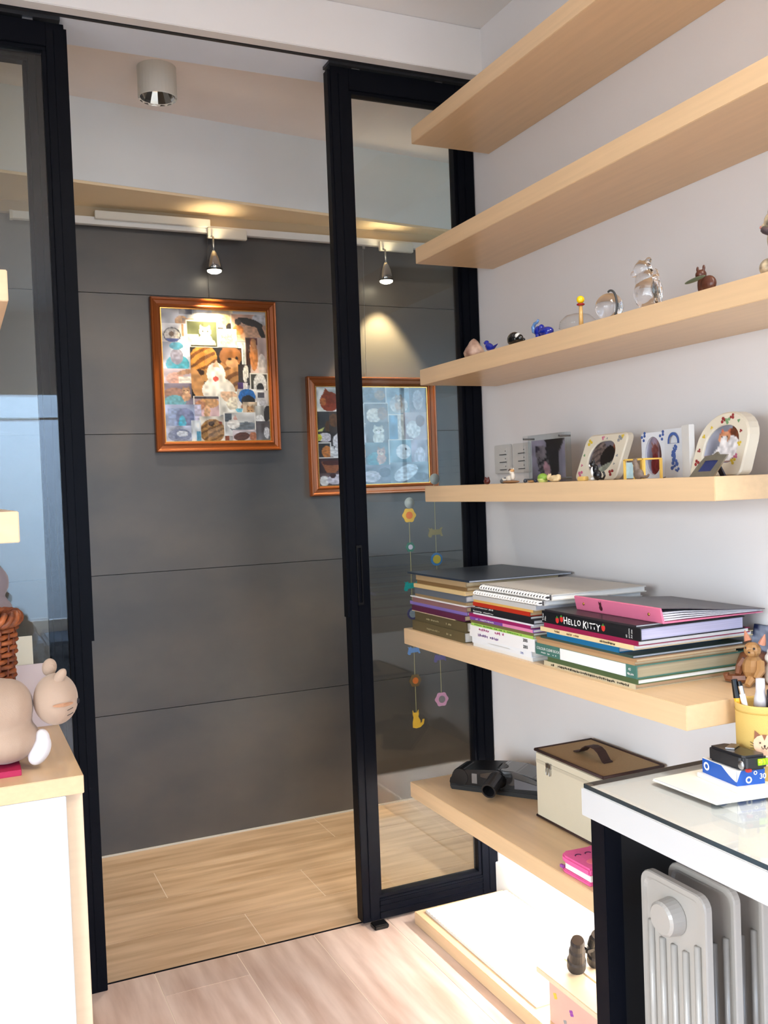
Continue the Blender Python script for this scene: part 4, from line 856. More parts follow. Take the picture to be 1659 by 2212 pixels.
tag(obj('pebble', ell(B(), (1.300, 1.985, Z4+.003), (.008, .011, .003)), mat('pebble_ochre', (172, 128, 78), .5), smooth=True), 'flat ochre pebble in front of the acrylic frame', 'pebble')
tag(obj('dark_bead', ell(B(), (1.300, 1.966, Z4+.004), (.004, .005, .004)), mat('dark_bead', (50, 56, 78), .3), smooth=True), 'tiny dark bead right of the ochre pebble', 'bead')
t = figurine('green_pot', 'tiny green leaf ball pot beside the lying cream cat', (1.30, 1.934, Z4), mat('leaf_green', (132, 168, 62), .4, var=.3, scale=120), [((0, 0, .011), (.012, .0155, .011))])
obj('pot_base', lathe(B(), [(.010, 0), (.013, .006), (.0135, .009), (0, .009)], (0, 0, 0), 14), mat('lime_glaze', (196, 206, 120), .3), t, local=True)
t = figurine('lying_cat_figurine', 'tiny cream cat figurine lying beside the green pot', (1.30, 1.884, Z4), mat('cream_glaze', (222, 196, 150), .4, var=.2, scale=60), [((0, 0, .008), (.009, .022, .0085)), ((-.002, .020, .011), (.006, .007, .007)), ((0, -.014, .012), (.006, .008, .006)), ((0, .024, .018), (.002, .002, .003)), ((0, .017, .018), (.002, .002, .003))], [([(-.004, -.02, .004), (-.010, -.006, .003)], [.003, .002])])
tag(obj('cheese_block', bx(1.292, 1.306, 1.760, 1.785, Z4, Z4+.010), mat('cheese_yellow', (228, 190, 110), .5, var=.1), bevel=.0015), 'small pale yellow block beside the black and white cat', 'block')
t = figurine('tuxedo_cat_figurine', 'black and white cat figurine with curled tail before the ivory frame', (1.30, 1.725, Z4), mat('glossy_black', (20, 20, 24), .25), [((0, -.004, .012), (.008, .012, .012)), ((0, .002, .024), (.0065, .008, .012)), ((-.001, .010, .036), (.0065, .0075, .0065)), ((0, .006, .043), (.002, .0022, .004)), ((0, .014, .043), (.002, .0022, .004))], [([(0, -.012, .004), (0, -.024, .003), (0, -.030, .010), (0, -.026, .018), (0, -.022, .017)], [.003, .0028, .0025, .0025, .0015])], .001)
obj('white_bib', ell(B(), (-.003, .008, .020), (.0055, .005, .011)), WHITEP, t, local=True, smooth=True); obj('white_paw', ell(B(), (-.002, .010, .004), (.005, .006, .004)), WHITEP, t, local=True, smooth=True); obj('muzzle', ell(B(), (-.004, .0155, .0335), (.004, .003, .003)), WHITEP, t, local=True, smooth=True)
t = thing('cube_stand', 'yellow framed cube stand with a tabby cat figurine climbing it', 'ornament', (1.305, 1.575, Z4))
YF = mat('yellow_lacquer', (226, 186, 92), .4)
y0, y1, x0, x1, zt = -.030, .030, -.022, .022, .041
bm = B()
for a in (y0, y1):
    for q in (x0, x1): obj('post', bx(q-.002, q+.002, a-.0025, a+.0025, 0, zt), YF, t, local=True)
for a in (y0, y1): obj('top_bar', bx(x0, x1, a-.002, a+.002, zt-.002, zt+.001), YF, t, local=True)
for q in (x0, x1): obj('top_bar', bx(q-.002, q+.002, y0, y1, zt-.002, zt+.001), YF, t, local=True)
obj('post', bx(x0-.002, x0+.002, -.004, .001, 0, zt), YF, t, local=True)
obj('panel', bx(x0+.001, x0+.0015, .002, y1-.003, .002, zt-.006), mat('pale_blue_print', (178, 206, 212), .4, var=.2, scale=90), t, local=True)
b_ = blob('tabby_cat', mat('tabby_fur', (112, 96, 84), .6, var=.4, scale=160), t, [((-.026, -.018, .010), (.007, .015, .011)), ((-.026, -.012, .022), (.006, .008, .012)), ((-.026, -.008, .034), (.006, .0065, .006)), ((-.026, -.012, .040), (.002, .002, .003)), ((-.026, -.005, .040), (.002, .002, .003))], [([(-.026, -.03, .004), (-.026, -.044, .004), (-.026, -.050, .009)], [.0035, .003, .002])], .0011, 3, local=True)

# ------------------------------------------------------------------ glass animals on the third shelf
Z3 = 1.635; XS = 1.295
BLUEG = mat('cobalt_glass', (18, 38, 150), .08, coat=.6); BLUEP = mat('pale_blue_glass', (96, 140, 196), .1, coat=.5)
CRY = crystal_mat('crystal')
t = thing('conch_shell', 'pinkish cone shell at the door end of the ornament shelf', 'shell', (XS, 2.232, Z3))
obj('shell', lathe(B(), [(0, 0), (.026, .004), (.029, .014), (.022, .028), (.017, .034), (.012, .043), (.006, .049), (0, .052)], (0, 0, 0), 14), mat('shell_pink', (112, 70, 54), .4, var=.1, rgb2=(222, 190, 168), scale=26, stretch=(1, 1, .5)), t, smooth=True, local=True)
t = figurine('glass_bird', 'cobalt blue glass bird facing the door on the ornament shelf', (XS, 2.150, Z3), BLUEG, [((0, .002, .017), (.009, .020, .011), (R(25), 0, 0)), ((0, .016, .030), (.007, .008, .007))], [([(0, .022, .031), (0, .036, .033)], [.003, .0006]), ([(0, -.014, .012), (0, -.040, .020)], [.005, .001])])
t = figurine('glass_badger', 'black and white glass badger left of the blue elephant', (XS, 2.028, Z3), mat('black_glass', (16, 16, 18), .08, coat=.6), [((0, .004, .019), (.015, .024, .018)), ((0, -.020, .018), (.009, .012, .010)), ((0, -.034, .012), (.005, .010, .005))])
obj('white_stripe', ell(B(), (-.003, -.018, .024), (.008, .007, .007)), WHITEP, t, local=True, smooth=True)
t = figurine('glass_elephant', 'cobalt blue glass elephant with raised pale trunk', (XS, 1.905, Z3), BLUEG, [((0, -.012, .015), (.014, .026, .012)), ((0, .018, .021), (.011, .013, .013)), ((0, .006, .024), (.009, .007, .012))], [([(-.008, .012, .012), (-.008, .012, 0)], [.005, .005]), ([(-.008, -.026, .012), (-.008, -.026, 0)], [.005, .005]), ([(.008, .012, .012), (.008, .012, 0)], [.005, .005]), ([(.008, -.026, .012), (.008, -.026, 0)], [.005, .005])])
obj('trunk', tube(B(), [(0, .028, .022), (0, .038, .024), (0, .041, .034), (0, .034, .042), (0, .024, .043), (0, .018, .048)], [.007, .006, .005, .004, .0035, .003], 8), BLUEP, t, local=True, smooth=True)
t = thing('glass_dome', 'clear glass dome ornament beside the yellow tipped stick', 'ornament', (XS, 1.768, Z3))
obj('dome', lathe(B(), [(.030, 0), (.042, .004), (.040, .018), (.028, .030), (.012, .0345), (0, .035)], (0, 0, 0), 28, cap=False), CLEAR, t, smooth=True, local=True)
t = thing('glass_pin', 'amber glass stick with yellow ball head and red collar', 'ornament', (1.275, 1.728, Z3))
obj('stick', tube(B(), [(0, 0, 0), (0, 0, .046)], [.005, .004], 10), mat('amber_glass', (206, 164, 100), .15), t, local=True, smooth=True); obj('collar', ell(B(), (0, 0, .047), (.009, .009, .0035)), mat('ruby_glass', (140, 20, 24), .1), t, local=True, smooth=True); obj('ball', ell(B(), (0, 0, .0575), (.0088, .0088, .0085)), mat('yellow_glass', (236, 196, 20), .15), t, local=True, smooth=True)
t = thing('glass_ball', 'clear glass ball with a dark strap on the ornament shelf', 'ornament', (XS, 1.655, Z3))
obj('ball', ell(B(), (0, 0, .029), (.030, .030, .029), (0, 0, 0), 28, 18), CRY, t, local=True, smooth=True)
obj('strap', tube(B(), [(-.006-.010*math.sin(R(a))*0, -.012-.021*math.cos(R(a))*1.0, .029+.032*math.sin(R(a))) for a in range(-60, 110, 12)], .0024, 7), mat('dark_strap', (60, 62, 64), .4), t, local=True, smooth=True)
t = thing('crystal_cat', 'tall clear crystal cat washing itself on the ornament shelf', 'figurine', (XS, 1.530, Z3))
blob('body', CRY, t, [((0, 0, .034), (.026, .034, .034)), ((0, .006, .060), (.020, .024, .026)), ((-.004, .010, .084), (.017, .020, .016)), ((0, .022, .098), (.006, .007, .007)), ((0, -.004, .098), (.006, .007, .007)), ((-.006, .030, .078), (.008, .014, .007)), ((-.012, -.010, .028), (.018, .024, .022))], [([(0, -.03, .010), (-.012, -.038, .030), (-.010, -.036, .060), (0, -.024, .074)], [.008, .008, .007, .005])], .0022, 5, local=True)
t = figurine('brown_cat_figurine', 'small brown cat figurine with a greenish fish across its chest', (XS, 1.372, Z3), mat('brown_bronze', (84, 46, 32), .3), [((0, -.008, .017), (.010, .019, .016)), ((0, .010, .038), (.0095, .0115, .0095)), ((0, .002, .049), (.0025, .0032, .006)), ((0, .018, .049), (.0025, .0032, .006)), ((0, .008, .018), (.008, .009, .020))], voxel=.001)
obj('fish', ell(B(), (-.011, .014, .029), (.003, .028, .0040), (R(-4), 0, 0)), mat('green_bronze', (86, 92, 70), .3), t, local=True, smooth=True)
t = figurine('patterned_cat_statue', 'patterned cream cat statue cut off at the right picture edge', (XS, 1.190, Z3), mat('patterned_cream', (92, 78, 74), .4, var=.1, rgb2=(214, 194, 158), scale=60), [((0, -.01, .030), (.026, .034, .032)), ((0, .004, .058), (.020, .022, .028)), ((0, .010, .090), (.020, .022, .019)), ((-.004, .030, .084), (.008, .008, .008)), ((0, -.004, .110), (.006, .008, .010)), ((0, .020, .108), (.006, .008, .010)), ((-.004, .026, .014), (.016, .016, .016))])
obj('collar', tube(B(), [(.022*math.cos(a), .006+.025*math.sin(a), .068+.012*math.sin(a)) for a in [2*math.pi*k/24 for k in range(24)]], .006, 8, closed=True), mat('checked_collar', (70, 58, 62), .5, var=.9, scale=220), t, local=True, smooth=True)
obj('nose', ell(B(), (-.006, .0385, .085), (.003, .003, .003)), mat('pink_nose', (190, 120, 110), .4), t, local=True, smooth=True)

# ------------------------------------------------------------------ low shelf: vacuum head, storage box, pink notebook
t = thing('vacuum_head', 'black and grey vacuum cleaner floor head on the low shelf', 'vacuum head', (1.372, 2.275, 0.441), R(-53))
# local x: along the head (toward the storage box), local -y: toward the room
prof = [(-.150, .0), (-.155, .012), (-.150, .035), (-.125, .056), (-.095, .060), (-.05, .064), (0, .068), (.05, .066), (.10, .055), (.145, .035), (.155, .018), (.150, 0)]
obj('body', prism(B(), prof, -.045, .052, 'y'), BLACK2, t, local=True, bevel=.006, seg=3)
obj('clear_cover', prism(B(), [(-.06, .055), (0, .0695), (.05, .0675), (.10, .057), (.135, .042), (.135, .030), (.03, .030), (-.06, .04)], -.046, .050, 'y'), mat('smoke_plastic', (34, 33, 34), .12, coat=.5), t, local=True, bevel=.004, seg=2)
obj('brush_cap', lathe(B(), [(.0, -.04), (.024, -.04), (.026, -.034), (.026, .034), (.024, .04), (0, .04)], (-.118, -.006, .036), 16, Matrix.Rotation(R(90), 3, 'X')), BLACK2, t, local=True, smooth=False)
obj('window_tint', bx(-.085, -.062, -.0475, -.040, .020, .055), mat('light_grey_plastic', (112, 108, 106), .2, coat=.4), t, local=True, bevel=.004)
obj('window_tint', prism(B(), [(.045, .050), (.13, .034), (.13, .026), (.045, .022)], -.0485, -.040, 'y'), mat('light_grey_plastic2', (78, 77, 82), .2, coat=.4), t, local=True)
obj('skirt', bx(-.148, .150, -.049, .054, 0.0, .016), RUBBER, t, local=True, bevel=.003)
nk = tube(B(), [(.0, .0, .062), (-.004, -.030, .054), (-.008, -.055, .046)], [.016, .016, .017], 16); obj('neck', nk, mat('mid_grey_plastic', (68, 69, 72), .2), t, local=True, smooth=True)
obj('tube_socket', lathe(B(), [(.0, .004), (.0165, .004), (.0165, .062), (.021, .062), (.021, .056), (.022, .0), (.018, -.004), (0, -.004)], (-.006, -.050, .044), 20, Matrix.Rotation(R(104), 3, 'X')), DARKG, t, local=True, smooth=False)
obj('swivel_joint', ell(B(), (-.004, -.044, .040), (.026, .018, .022)), BLACK2, t, local=True, smooth=True)
obj('button', bx(.018, .038, -.05, -.043, .052, .058), DARKG, t, local=True, bevel=.002)

CAN = mat('cream_canvas', (208, 198, 174), .8, bump=.3, bscale=900, var=.04); WEAVE = mat('straw_weave', (168, 140, 100), .8, bump=.6, bscale=500, var=.16, scale=160, stretch=(1, 3, 1)); DBR = mat('dark_brown_trim', (54, 30, 24), .7)
x0, x1, y0, y1, z0, z1 = 1.330, 1.505, 1.775, 2.055, .441, .615
t = thing('storage_box', 'cream canvas storage box with brown piping on the low shelf', 'storage box', ((x0+x1)/2, (y0+y1)/2, z0))
obj('body', bx(x0, x1, y0, y1, z0, z1-.004), CAN, t, bevel=.004)
ld = obj('lid', bx(x0+.001, x1-.001, y0+.001, y1-.001, z1-.005, z1), WEAVE, t, bevel=.0015)
def loop(z, e=0): return [(x0-e, y0-e, z), (x1+e, y0-e, z), (x1+e, y1+e, z), (x0-e, y1+e, z)]
def piping(z, r):
    bm = B(); q = loop(z)
    for k in range(4): tube(bm, [q[k], q[(k+1) % 4]], r, 8)
    return bm
obj('piping', piping(z1-.001, .004), DBR, t, smooth=True); obj('piping', piping(z0+.004, .003), DBR, t, smooth=True)
hp = [(1.858, 0.0005), (1.866, .002), (1.874, .010), (1.884, .020), (1.898, .026), (1.915, .027), (1.932, .024), (1.946, .016), (1.958, .006), (1.968, .002), (1.982, .0005)]
obj('handle', prism(B(), [(a, z1+b_) for a, b_ in hp]+[(a, z1+b_+.0028) for a, b_ in hp[::-1]], 1.396, 1.422, 'x'), DBR, t)
zp = obj('zipper', bx(x0-.0012, x0+.0005, y0+.004, y1-.004, z1-.032, z1-.024), mat('zip_tape', (190, 180, 158), .7), t)
for yy in (1.998, 1.986):
    obj('zip_slider', bx(x0-.005, x0-.001, yy-.004, yy+.004, z1-.034, z1-.022), STEEL, zp); obj('zip_pull', tube(B(), [(x0-.005, yy+.003*math.cos(a), z1-.042+.010*math.sin(a)) for a in [2*math.pi*k/12 for k in range(12)]], .0011, 6, closed=True), STEEL, zp)
# pink cat shaped notebook
t = thing('plush_notebook', 'pink plush notebook with a smiling cat face on the low shelf', 'notebook', (1.235, 1.705, 0.441))
PKC = mat('pink_plush', (222, 92, 150), .8, var=.12, scale=60, bump=.3, bscale=500); VIO = mat('violet_felt', (150, 70, 160), .8)
HP = [(1.186, 1.640), (1.184, 1.730), (1.190, 1.745), (1.205, 1.756), (1.216, 1.745), (1.262, 1.742), (1.272, 1.755), (1.286, 1.742), (1.290, 1.64)]
obj('back_cover', prism(B(), HP, .441, .449, 'z'), PKC, t, bevel=.002)
obj('pages', prism(B(), [(1.191, 1.643), (1.190, 1.733), (1.284, 1.733), (1.284, 1.643)], .449, .462, 'z'), PAPER, t)
obj('front_cover', prism(B(), HP, .462, .478, 'z'), PKC, t, bevel=.004)
obj('ribbon', bx(1.1835, 1.189, 1.735, 1.745, .449, .455), VIO, t)
for xx in (1.212, 1.238):
    obj('smile_eye', tube(B(), [(xx+.007*math.cos(a), 1.715+.006*math.sin(a), .4785) for a in [math.pi*k/8 for k in range(9)]], .0012, 6), mat('dark_purple_thread', (70, 20, 70), .7), t)
for xx, yy, q in ((1.225, 1.672, .020), (1.262, 1.700, .014)): obj('coral_patch', ell(B(), (xx, yy, .478), (q, q*.8, .0012)), mat('coral_felt', (226, 110, 130), .8), t, smooth=True)

# ------------------------------------------------------------------ child's stool and binoculars on the platform
STW = mat('birch', (226, 204, 172), .45, var=.08, scale=3, stretch=(2, 14, 14)); PKP = mat('pink_printed_panel', (222, 176, 160), .5, var=.14, scale=9)
t = thing('step_stool', 'small birch step stool with pink printed sides on the platform', 'stool', (1.32, 1.72, .037))
for k in range(3):
    a = 1.202+.078*k
    obj('slat', bx(a, a+.075, 1.52, 1.885, .146, .160), STW, t, bevel=.0015)
obj('side_panel', bx(1.222, 1.232, 1.535, 1.862, .037, .146), PKP, t); obj('side_panel', bx(1.405, 1.415, 1.535, 1.862, .037, .146), PKP, t)
obj('end_panel', bx(1.232, 1.405, 1.852, 1.862, .037, .146), STW, t); obj('end_panel', bx(1.232, 1.405, 1.535, 1.545, .037, .146), STW, t)
for k, (yy, zz, m_) in enumerate(((1.838, .105, YE), (1.775, .095, VIO), (1.80, .060, GY), (1.74, .055, PI))):
    bm = B()
    for j in range(4): ell(bm, (1.2218, yy+.0045*math.cos(j*1.57+.4), zz+.0045*math.sin(j*1.57+.4)), (.0006, .004, .004), (0, 0, 0), 8, 5)
    obj('painted_flower', bm, m_, t)
t = thing('binoculars', 'black binoculars standing on the step stool behind the desk leg', 'binoculars', (1.292, 1.800, .160), R(0))
Rx = Matrix.Rotation(R(24), 3, 'X')
RB = mat('binocular_armour', (36, 35, 38), .5)
for dx in (-.020, .036):
    bm = lathe(B(), [(.012, 0), (.021, 0), (.022, .004), (.022, .026), (.019, .032), (.019, .060), (.016, .068), (.0165, .088), (.014, .096), (0, .096)], (dx, .022, .008), 20, Matrix.Rotation(R(-14), 3, 'Y') @ Rx); obj('barrel', bm, RB, t, local=True, smooth=False)
obj('bridge', bx(-.015, .035, -.012, .010, .050, .064), RB, t, local=True, bevel=.004)
obj('focus_wheel', lathe(B(), [(0, -.012), (.009, -.012), (.010, -.010), (.010, .010), (.009, .012), (0, .012)], (.006, -.008, .075), 14, Rx), RUBBER, t, local=True)

# ------------------------------------------------------------------ desk
t = thing('desk', 'white desk with glass top and black legs at right', 'desk', (1.26, 0.95, 0))
X0, Y1 = 1.003, 1.402
obj('tabletop', bx(X0, 1.515, 0.35, Y1, .700, .748), mat('desk_lacquer', (246, 247, 247), .3), t, bevel=.0015)
obj('shaded_edge', bx(X0-.001, X0, 0.35, Y1, .700, .748), mat('desk_edge_shade', (194, 193, 192), .35), t)  # thin sheet over the desk side, its dimmer light put into the colour
obj('glass_top', bx(X0+.003, 1.513, 0.35, Y1-.003, .7485, .7565), pane_mat('desk_glass', (.975, .99, .988)), t)
GE = mat('glass_edge_green', (28, 44, 52), .15)
obj('glass_edge', bx(X0+.0022, X0+.0030, 0.35, Y1-.003, .7488, .7562), GE, t, label='dark green polished edge of the glass')
obj('glass_edge', bx(X0+.003, 1.513, Y1-.003, Y1-.0022, .7488, .7562), GE, t)
obj('leg', bx(X0-.002+.006, X0+.040, 1.345, 1.385, 0, .700), BLACK, t, bevel=.0015)
obj('leg', bx(1.47, 1.508, 1.345, 1.385, 0, .700), BLACK, t, bevel=.0015)
obj('side_panel', bx(X0+.040, 1.178, 1.362, 1.382, 0.02, .700), mat('matt_black', (12, 12, 14), .6), t)
obj('modesty_panel', bx(1.178, 1.47, 1.352, 1.384, 0.02, .700), mat('slate_panel', (66, 70, 80), .35), t)
# oil radiator under it
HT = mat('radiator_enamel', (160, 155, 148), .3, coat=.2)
t = thing('oil_radiator', 'cream oil filled radiator standing under the desk', 'radiator', (1.20, 1.235, 0))
RX0, RY0, RY1, RZ0, RZ1 = 1.055, 1.157, 1.312, .09, .628
def rad_fin(x, end=False):
    yc, w, h = (RY0+RY1)/2, RY1-RY0, RZ1-RZ0
    o = [(yc+a, RZ0+b_) for a, b_ in rrect(w, h, .022, 5)]
    bm = B(); ins = [(yc+(a-yc)*.90, RZ0+h/2+(b_-RZ0-h/2)*.965) for a, b_ in o]
    d = .007
    L = [[bm.verts.new((x+dx, a, b_)) for a, b_ in q] for dx, q in ((d, o), (-d+.003, o), (-d, [(yc+(a-yc)*.985, RZ0+h/2+(b_-RZ0-h/2)*.995) for a, b_ in o]), (-d, ins), (-d+.005, [(yc+(a-yc)*.86, RZ0+h/2+(b_-RZ0-h/2)*.945) for a, b_ in o]))]
    n = len(o)
    for a, b_ in zip(L[:-1], L[1:]):
        for k in range(n): bm.faces.new((a[k], a[(k+1) % n], b_[(k+1) % n], b_[k]))
    bm.faces.new(L[-1]); bm.faces.new(L[0][::-1])
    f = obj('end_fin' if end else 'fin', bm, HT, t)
    bm = B()
    for k in range(5):
        yy = RY0+.022+k*(w-.044)/4
        top = RZ1-.105-(0.0 if k in (1, 2, 3) else -.02)
        tube(bm, [(x-d+.003, yy, RZ0+.05), (x-d+.003, yy, top)], .0062, 8)
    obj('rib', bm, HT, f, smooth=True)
    return f
for k in range(6): rad_fin(RX0+.007+.060*k, k == 0)
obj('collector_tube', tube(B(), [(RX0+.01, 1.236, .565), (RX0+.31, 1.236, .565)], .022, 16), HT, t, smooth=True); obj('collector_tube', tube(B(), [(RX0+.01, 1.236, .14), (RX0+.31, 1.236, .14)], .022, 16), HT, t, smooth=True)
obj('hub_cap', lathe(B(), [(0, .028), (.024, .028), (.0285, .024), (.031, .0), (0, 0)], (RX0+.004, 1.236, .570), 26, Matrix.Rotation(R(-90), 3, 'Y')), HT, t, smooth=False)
for yy in (1.165, 1.305): obj('caster', lathe(B(), [(0, -.01), (.022, -.01), (.022, .01), (0, .01)], (1.12, yy, .022), 16, Matrix.Rotation(R(90), 3, 'Y')), RUBBER, t)
obj('foot_bar', bx(1.105, 1.135, 1.155, 1.315, .040, .092), DARKG, t, bevel=.004)

# things on the desk
ZG = .7565
t = thing('paper_sheets', 'two cream paper sheets on the glass desk top', 'paper', (1.25, 1.28, ZG))
obj('sheet', prism(B(), [(1.118, 1.349), (1.121, 1.196), (1.40, 1.155), (1.40, 1.340)], ZG, ZG+.0006, 'z'), mat('cream_sheet', (236, 232, 216), .7), t); obj('sheet', prism(B(), [(1.122, 1.352), (1.125, 1.203), (1.40, 1.165), (1.40, 1.348)], ZG+.0006, ZG+.0022, 'z'), mat('cream_sheet', (236, 232, 216), .7), t)
obj('ink_mark', prism(B(), [(1.122, 1.352), (1.1225, 1.347), (1.1226, 1.25), (1.1221, 1.25)], ZG+.0022, ZG+.0024, 'z'), BLUEINK, t)
zb = ZG+.0022
def skewbox(bm, p, z0, z1): return prism(bm, p, z0, z1, 'z')
tag(obj('white_carton', skewbox(B(), [(1.196, 1.322), (1.186, 1.213), (1.246, 1.200), (1.250, 1.312)], zb, zb+.008), WHITEP, bevel=.001), 'flat white carton under the blue box on the desk', 'carton')
zb += .008; zt = zb+.026
t = thing('lens_box', 'blue and white carton with white rings on the desk', 'carton', (1.24, 1.26, zb))
q = [(1.204, 1.316), (1.196, 1.226), (1.2485, 1.2147), (1.2535, 1.3060)]
obj('carton', skewbox(B(), q, zb, zt), mat('carton_blue', (26, 82, 168), .4), t)
obj('lid_label', skewbox(B(), [(1.2037, 1.3163), (1.1957, 1.2257), (1.2488, 1.2144), (1.2538, 1.3063)], zt, zt+.0006), WHITEP, t)
e1 = (Vector((1.196, 1.226, 0))-Vector((1.204, 1.316, 0))); e2 = (Vector((1.2485, 1.2147, 0))-Vector((1.196, 1.226, 0)))
def on_face(a, e, s, zz, off): n_ = Vector((e.y, -e.x, 0)).normalized(); return Vector((a[0], a[1], 0))+e*s+Vector((0, 0, zz))+n_*off
def ringmark(a, e, s, zz, r, sgn=1):
    ed = e.normalized(); bm = B(); n_ = 18; o = on_face(a, e, s, zz, .0005*sgn)
    A_ = [bm.verts.new(o+ed*(r*math.cos(2*math.pi*k/n_))+Vector((0, 0, r*math.sin(2*math.pi*k/n_)))) for k in range(n_)]
    B_ = [bm.verts.new(o+ed*(r*.55*math.cos(2*math.pi*k/n_))+Vector((0, 0, r*.55*math.sin(2*math.pi*k/n_)))) for k in range(n_)]
    for k in range(n_): bm.faces.new((A_[k], A_[(k+1) % n_], B_[(k+1) % n_], B_[k]))
    obj('ring_emblem', bm, WINK, t)
n1 = Vector((e1.y, -e1.x, 0)).normalized()
ringmark((1.204, 1.316), e1, .13, zb+.014, .0075); ringmark((1.196, 1.226), e2, .42, zb+.009, .006); ringmark((1.196, 1.226), e2, .66, zb+.020, .0035)
# white swoosh over the near corner
for a, e, rev in (((1.204, 1.316), e1, True), ((1.196, 1.226), e2, False)):
    bm = B(); top = []; lowp = []
    for k in range(9):
        s = k/8; ss = 1-.42*(1-s) if rev else .16*s
        hgt = .012*(1-abs(1-s)**1.4) if rev else .012*(1-s)**1.2
        hgt = max(hgt*1.6, .0004); p = on_face(a, e, ss, 0, .0005)
        top.append(bm.verts.new((p.x, p.y, zt))); lowp.append(bm.verts.new((p.x, p.y, zt-hgt)))
    for k in range(8): bm.faces.new((top[k], top[k+1], lowp[k+1], lowp[k]))
    obj('white_swoosh', bm, WINK, t)
p = on_face((1.196, 1.226), e2, .80, zb+.009, .0006); lettering(t, '30', .013, p, e2.normalized(), (0, 0, 1), WINK, bold=.0002)
zt += .0006
t = thing('tape_measure', 'black tape measure with green spirit level on the blue carton', 'tape measure', (1.225, 1.25, zt))
obj('case', prism(B(), [(1.203, 1.300), (1.201, 1.222), (1.206, 1.214), (1.244, 1.2065), (1.2505, 1.214), (1.246, 1.285), (1.238, 1.298)], zt, zt+.026, 'z'), DARKG, t, bevel=.004)
obj('spirit_level', tube(B(), [(1.228, 1.2095, zt+.014), (1.246, 1.2062, zt+.014)], .0058, 12), mat('level_lime', (170, 220, 30), .15), t, smooth=True)
for xx in (1.234, 1.240): obj('level_mark', tube(B(), [(xx-.0003, 1.2084-(xx-1.234)*.18, zt+.014), (xx+.0003, 1.2083-(xx-1.234)*.18, zt+.014)], .0061, 12), mat('level_dark', (90, 120, 10), .3), t)
obj('belt_clip', prism(B(), [(1.210, 1.266), (1.220, 1.254), (1.246, 1.268), (1.238, 1.281)], zt+.0265, zt+.029, 'z'), STEEL, t, bevel=.0006)
obj('tape_hook', ell(B(), (1.2025, 1.222, zt+.010), (.003, .007, .008)), STEEL, t, smooth=True)
obj('thumb_lock', bx(1.2045, 1.2135, 1.209, 1.2145, zt-.0001, zt+.0045), mat('red_plastic', (170, 40, 36), .4), t)
# pencil cup
CX, CY = 1.3045, 1.272
t = thing('pencil_cup', 'yellow canvas pencil cup with a cat face on the desk', 'cup', (CX, CY, ZG)); t.scale = (1, 1, 1.12)
CUP = mat('yellow_canvas', (214, 178, 98), .75, bump=.3, bscale=700, var=.05)
obj('cup', lathe(B(), [(0, 0), (.042, 0), (.044, .004), (.0455, .115), (.0465, .118), (.0445, .119), (.0425, .115), (.041, .006), (0, .005)], (0, 0, 0), 32), CUP, t, smooth=True, local=True)
obj('hem_seam', lathe(B(), [(.0462, .106), (.0467, .107), (.0462, .108)], (0, 0, 0), 32, cap=False), mat('seam_thread', (186, 148, 70), .8), t, local=True)
def on_cup(a, zz, off=0.0): a = R(a); return Vector(((.0458+off)*math.cos(a), (.0458+off)*math.sin(a), zz))
def decal(name, pts, m, par, off=.0006):
    bm = B(); c = sum((Vector(p) for p in pts), Vector((0, 0)))/len(pts); cv = bm.verts.new(on_cup(c.x, c.y, off)); vv = [bm.verts.new(on_cup(p[0], p[1], off)) for p in pts]
    for k in range(len(vv)): bm.faces.new((cv, vv[k], vv[(k+1) % len(vv)]))
    return obj(name, bm, m, par, local=True)
CA = 228   # bearing of the cat face on the cup, degrees
FACE = mat('face_peach', (228, 186, 152), .8); DKT = mat('thread_dark', (50, 34, 30), .8); BRN = mat('brown_felt', (140, 88, 62), .8)
def E_(a, zz, ra, rz, n_=14): return [(a+ra*math.cos(2*math.pi*k/n_), zz+rz*math.sin(2*math.pi*k/n_)) for k in range(n_)]
fc = decal('cat_face', E_(CA, .060, 24, .016), FACE, t, .0006)
decal('ear', [(CA-21, .068), (CA-20, .082), (CA-8, .075)], BRN, fc, .0005); decal('ear', [(CA+21, .068), (CA+20, .082), (CA+8, .075)], BRN, fc, .0005)
decal('forehead_patch', [(CA-5, .076), (CA+5, .076), (CA, .067)], BRN, fc, .0010)
for a in (-9, 9): decal('eye', E_(CA+a, .063, 1.6, .0014), DKT, fc, .0012)
decal('nose', E_(CA, .0585, 2.0, .0015), DKT, fc, .0012)
for s in (-1, 1):
    bm = tube(B(), [on_cup(CA+s*(0+k*1.6), .0575-.004*math.sin(math.pi*k/4), .0012) for k in range(5)], .0005, 5); obj('mouth', bm, DKT, fc, local=True)
    for k in range(3): obj('whisker', tube(B(), [on_cup(CA+s*22, .060-.003*k, .001), on_cup(CA+s*30, .063-.005*k, .001)], .0004, 4), DKT, fc, local=True)
decal('body_patch', E_(CA, .038, 15, .012), FACE, t, .0006)
obj('string', tube(B(), [on_cup(CA-34+4*k, .042, .0012) for k in range(14)], .0013, 6), mat('cord_cream', (222, 216, 190), .8), t, local=True); obj('button', lathe(B(), [(0, .0018), (.0055, .0018), (.0062, 0), (0, 0)], on_cup(CA-34, .042, .0005), 14, Matrix.Rotation(R(CA-34), 3, 'Z') @ Matrix.Rotation(R(90), 3, 'Y')), mat('mint_button', (196, 212, 186), .4), t, local=True)
def stick_thing(name, label, cat_, base, top, segs, r):
    b0 = Vector((CX, CY, ZG+.006))+Vector(base); t0 = Vector((CX, CY, ZG))+Vector(top)
    t = thing(name, label, cat_, b0)
    for nm, a, e, rr_, m_ in segs: obj(nm, tube(B(), [b0.lerp(t0, a), b0.lerp(t0, e)], rr_ if isinstance(rr_, (list, tuple)) else rr_, 12), m_, t, smooth=False)
    return t
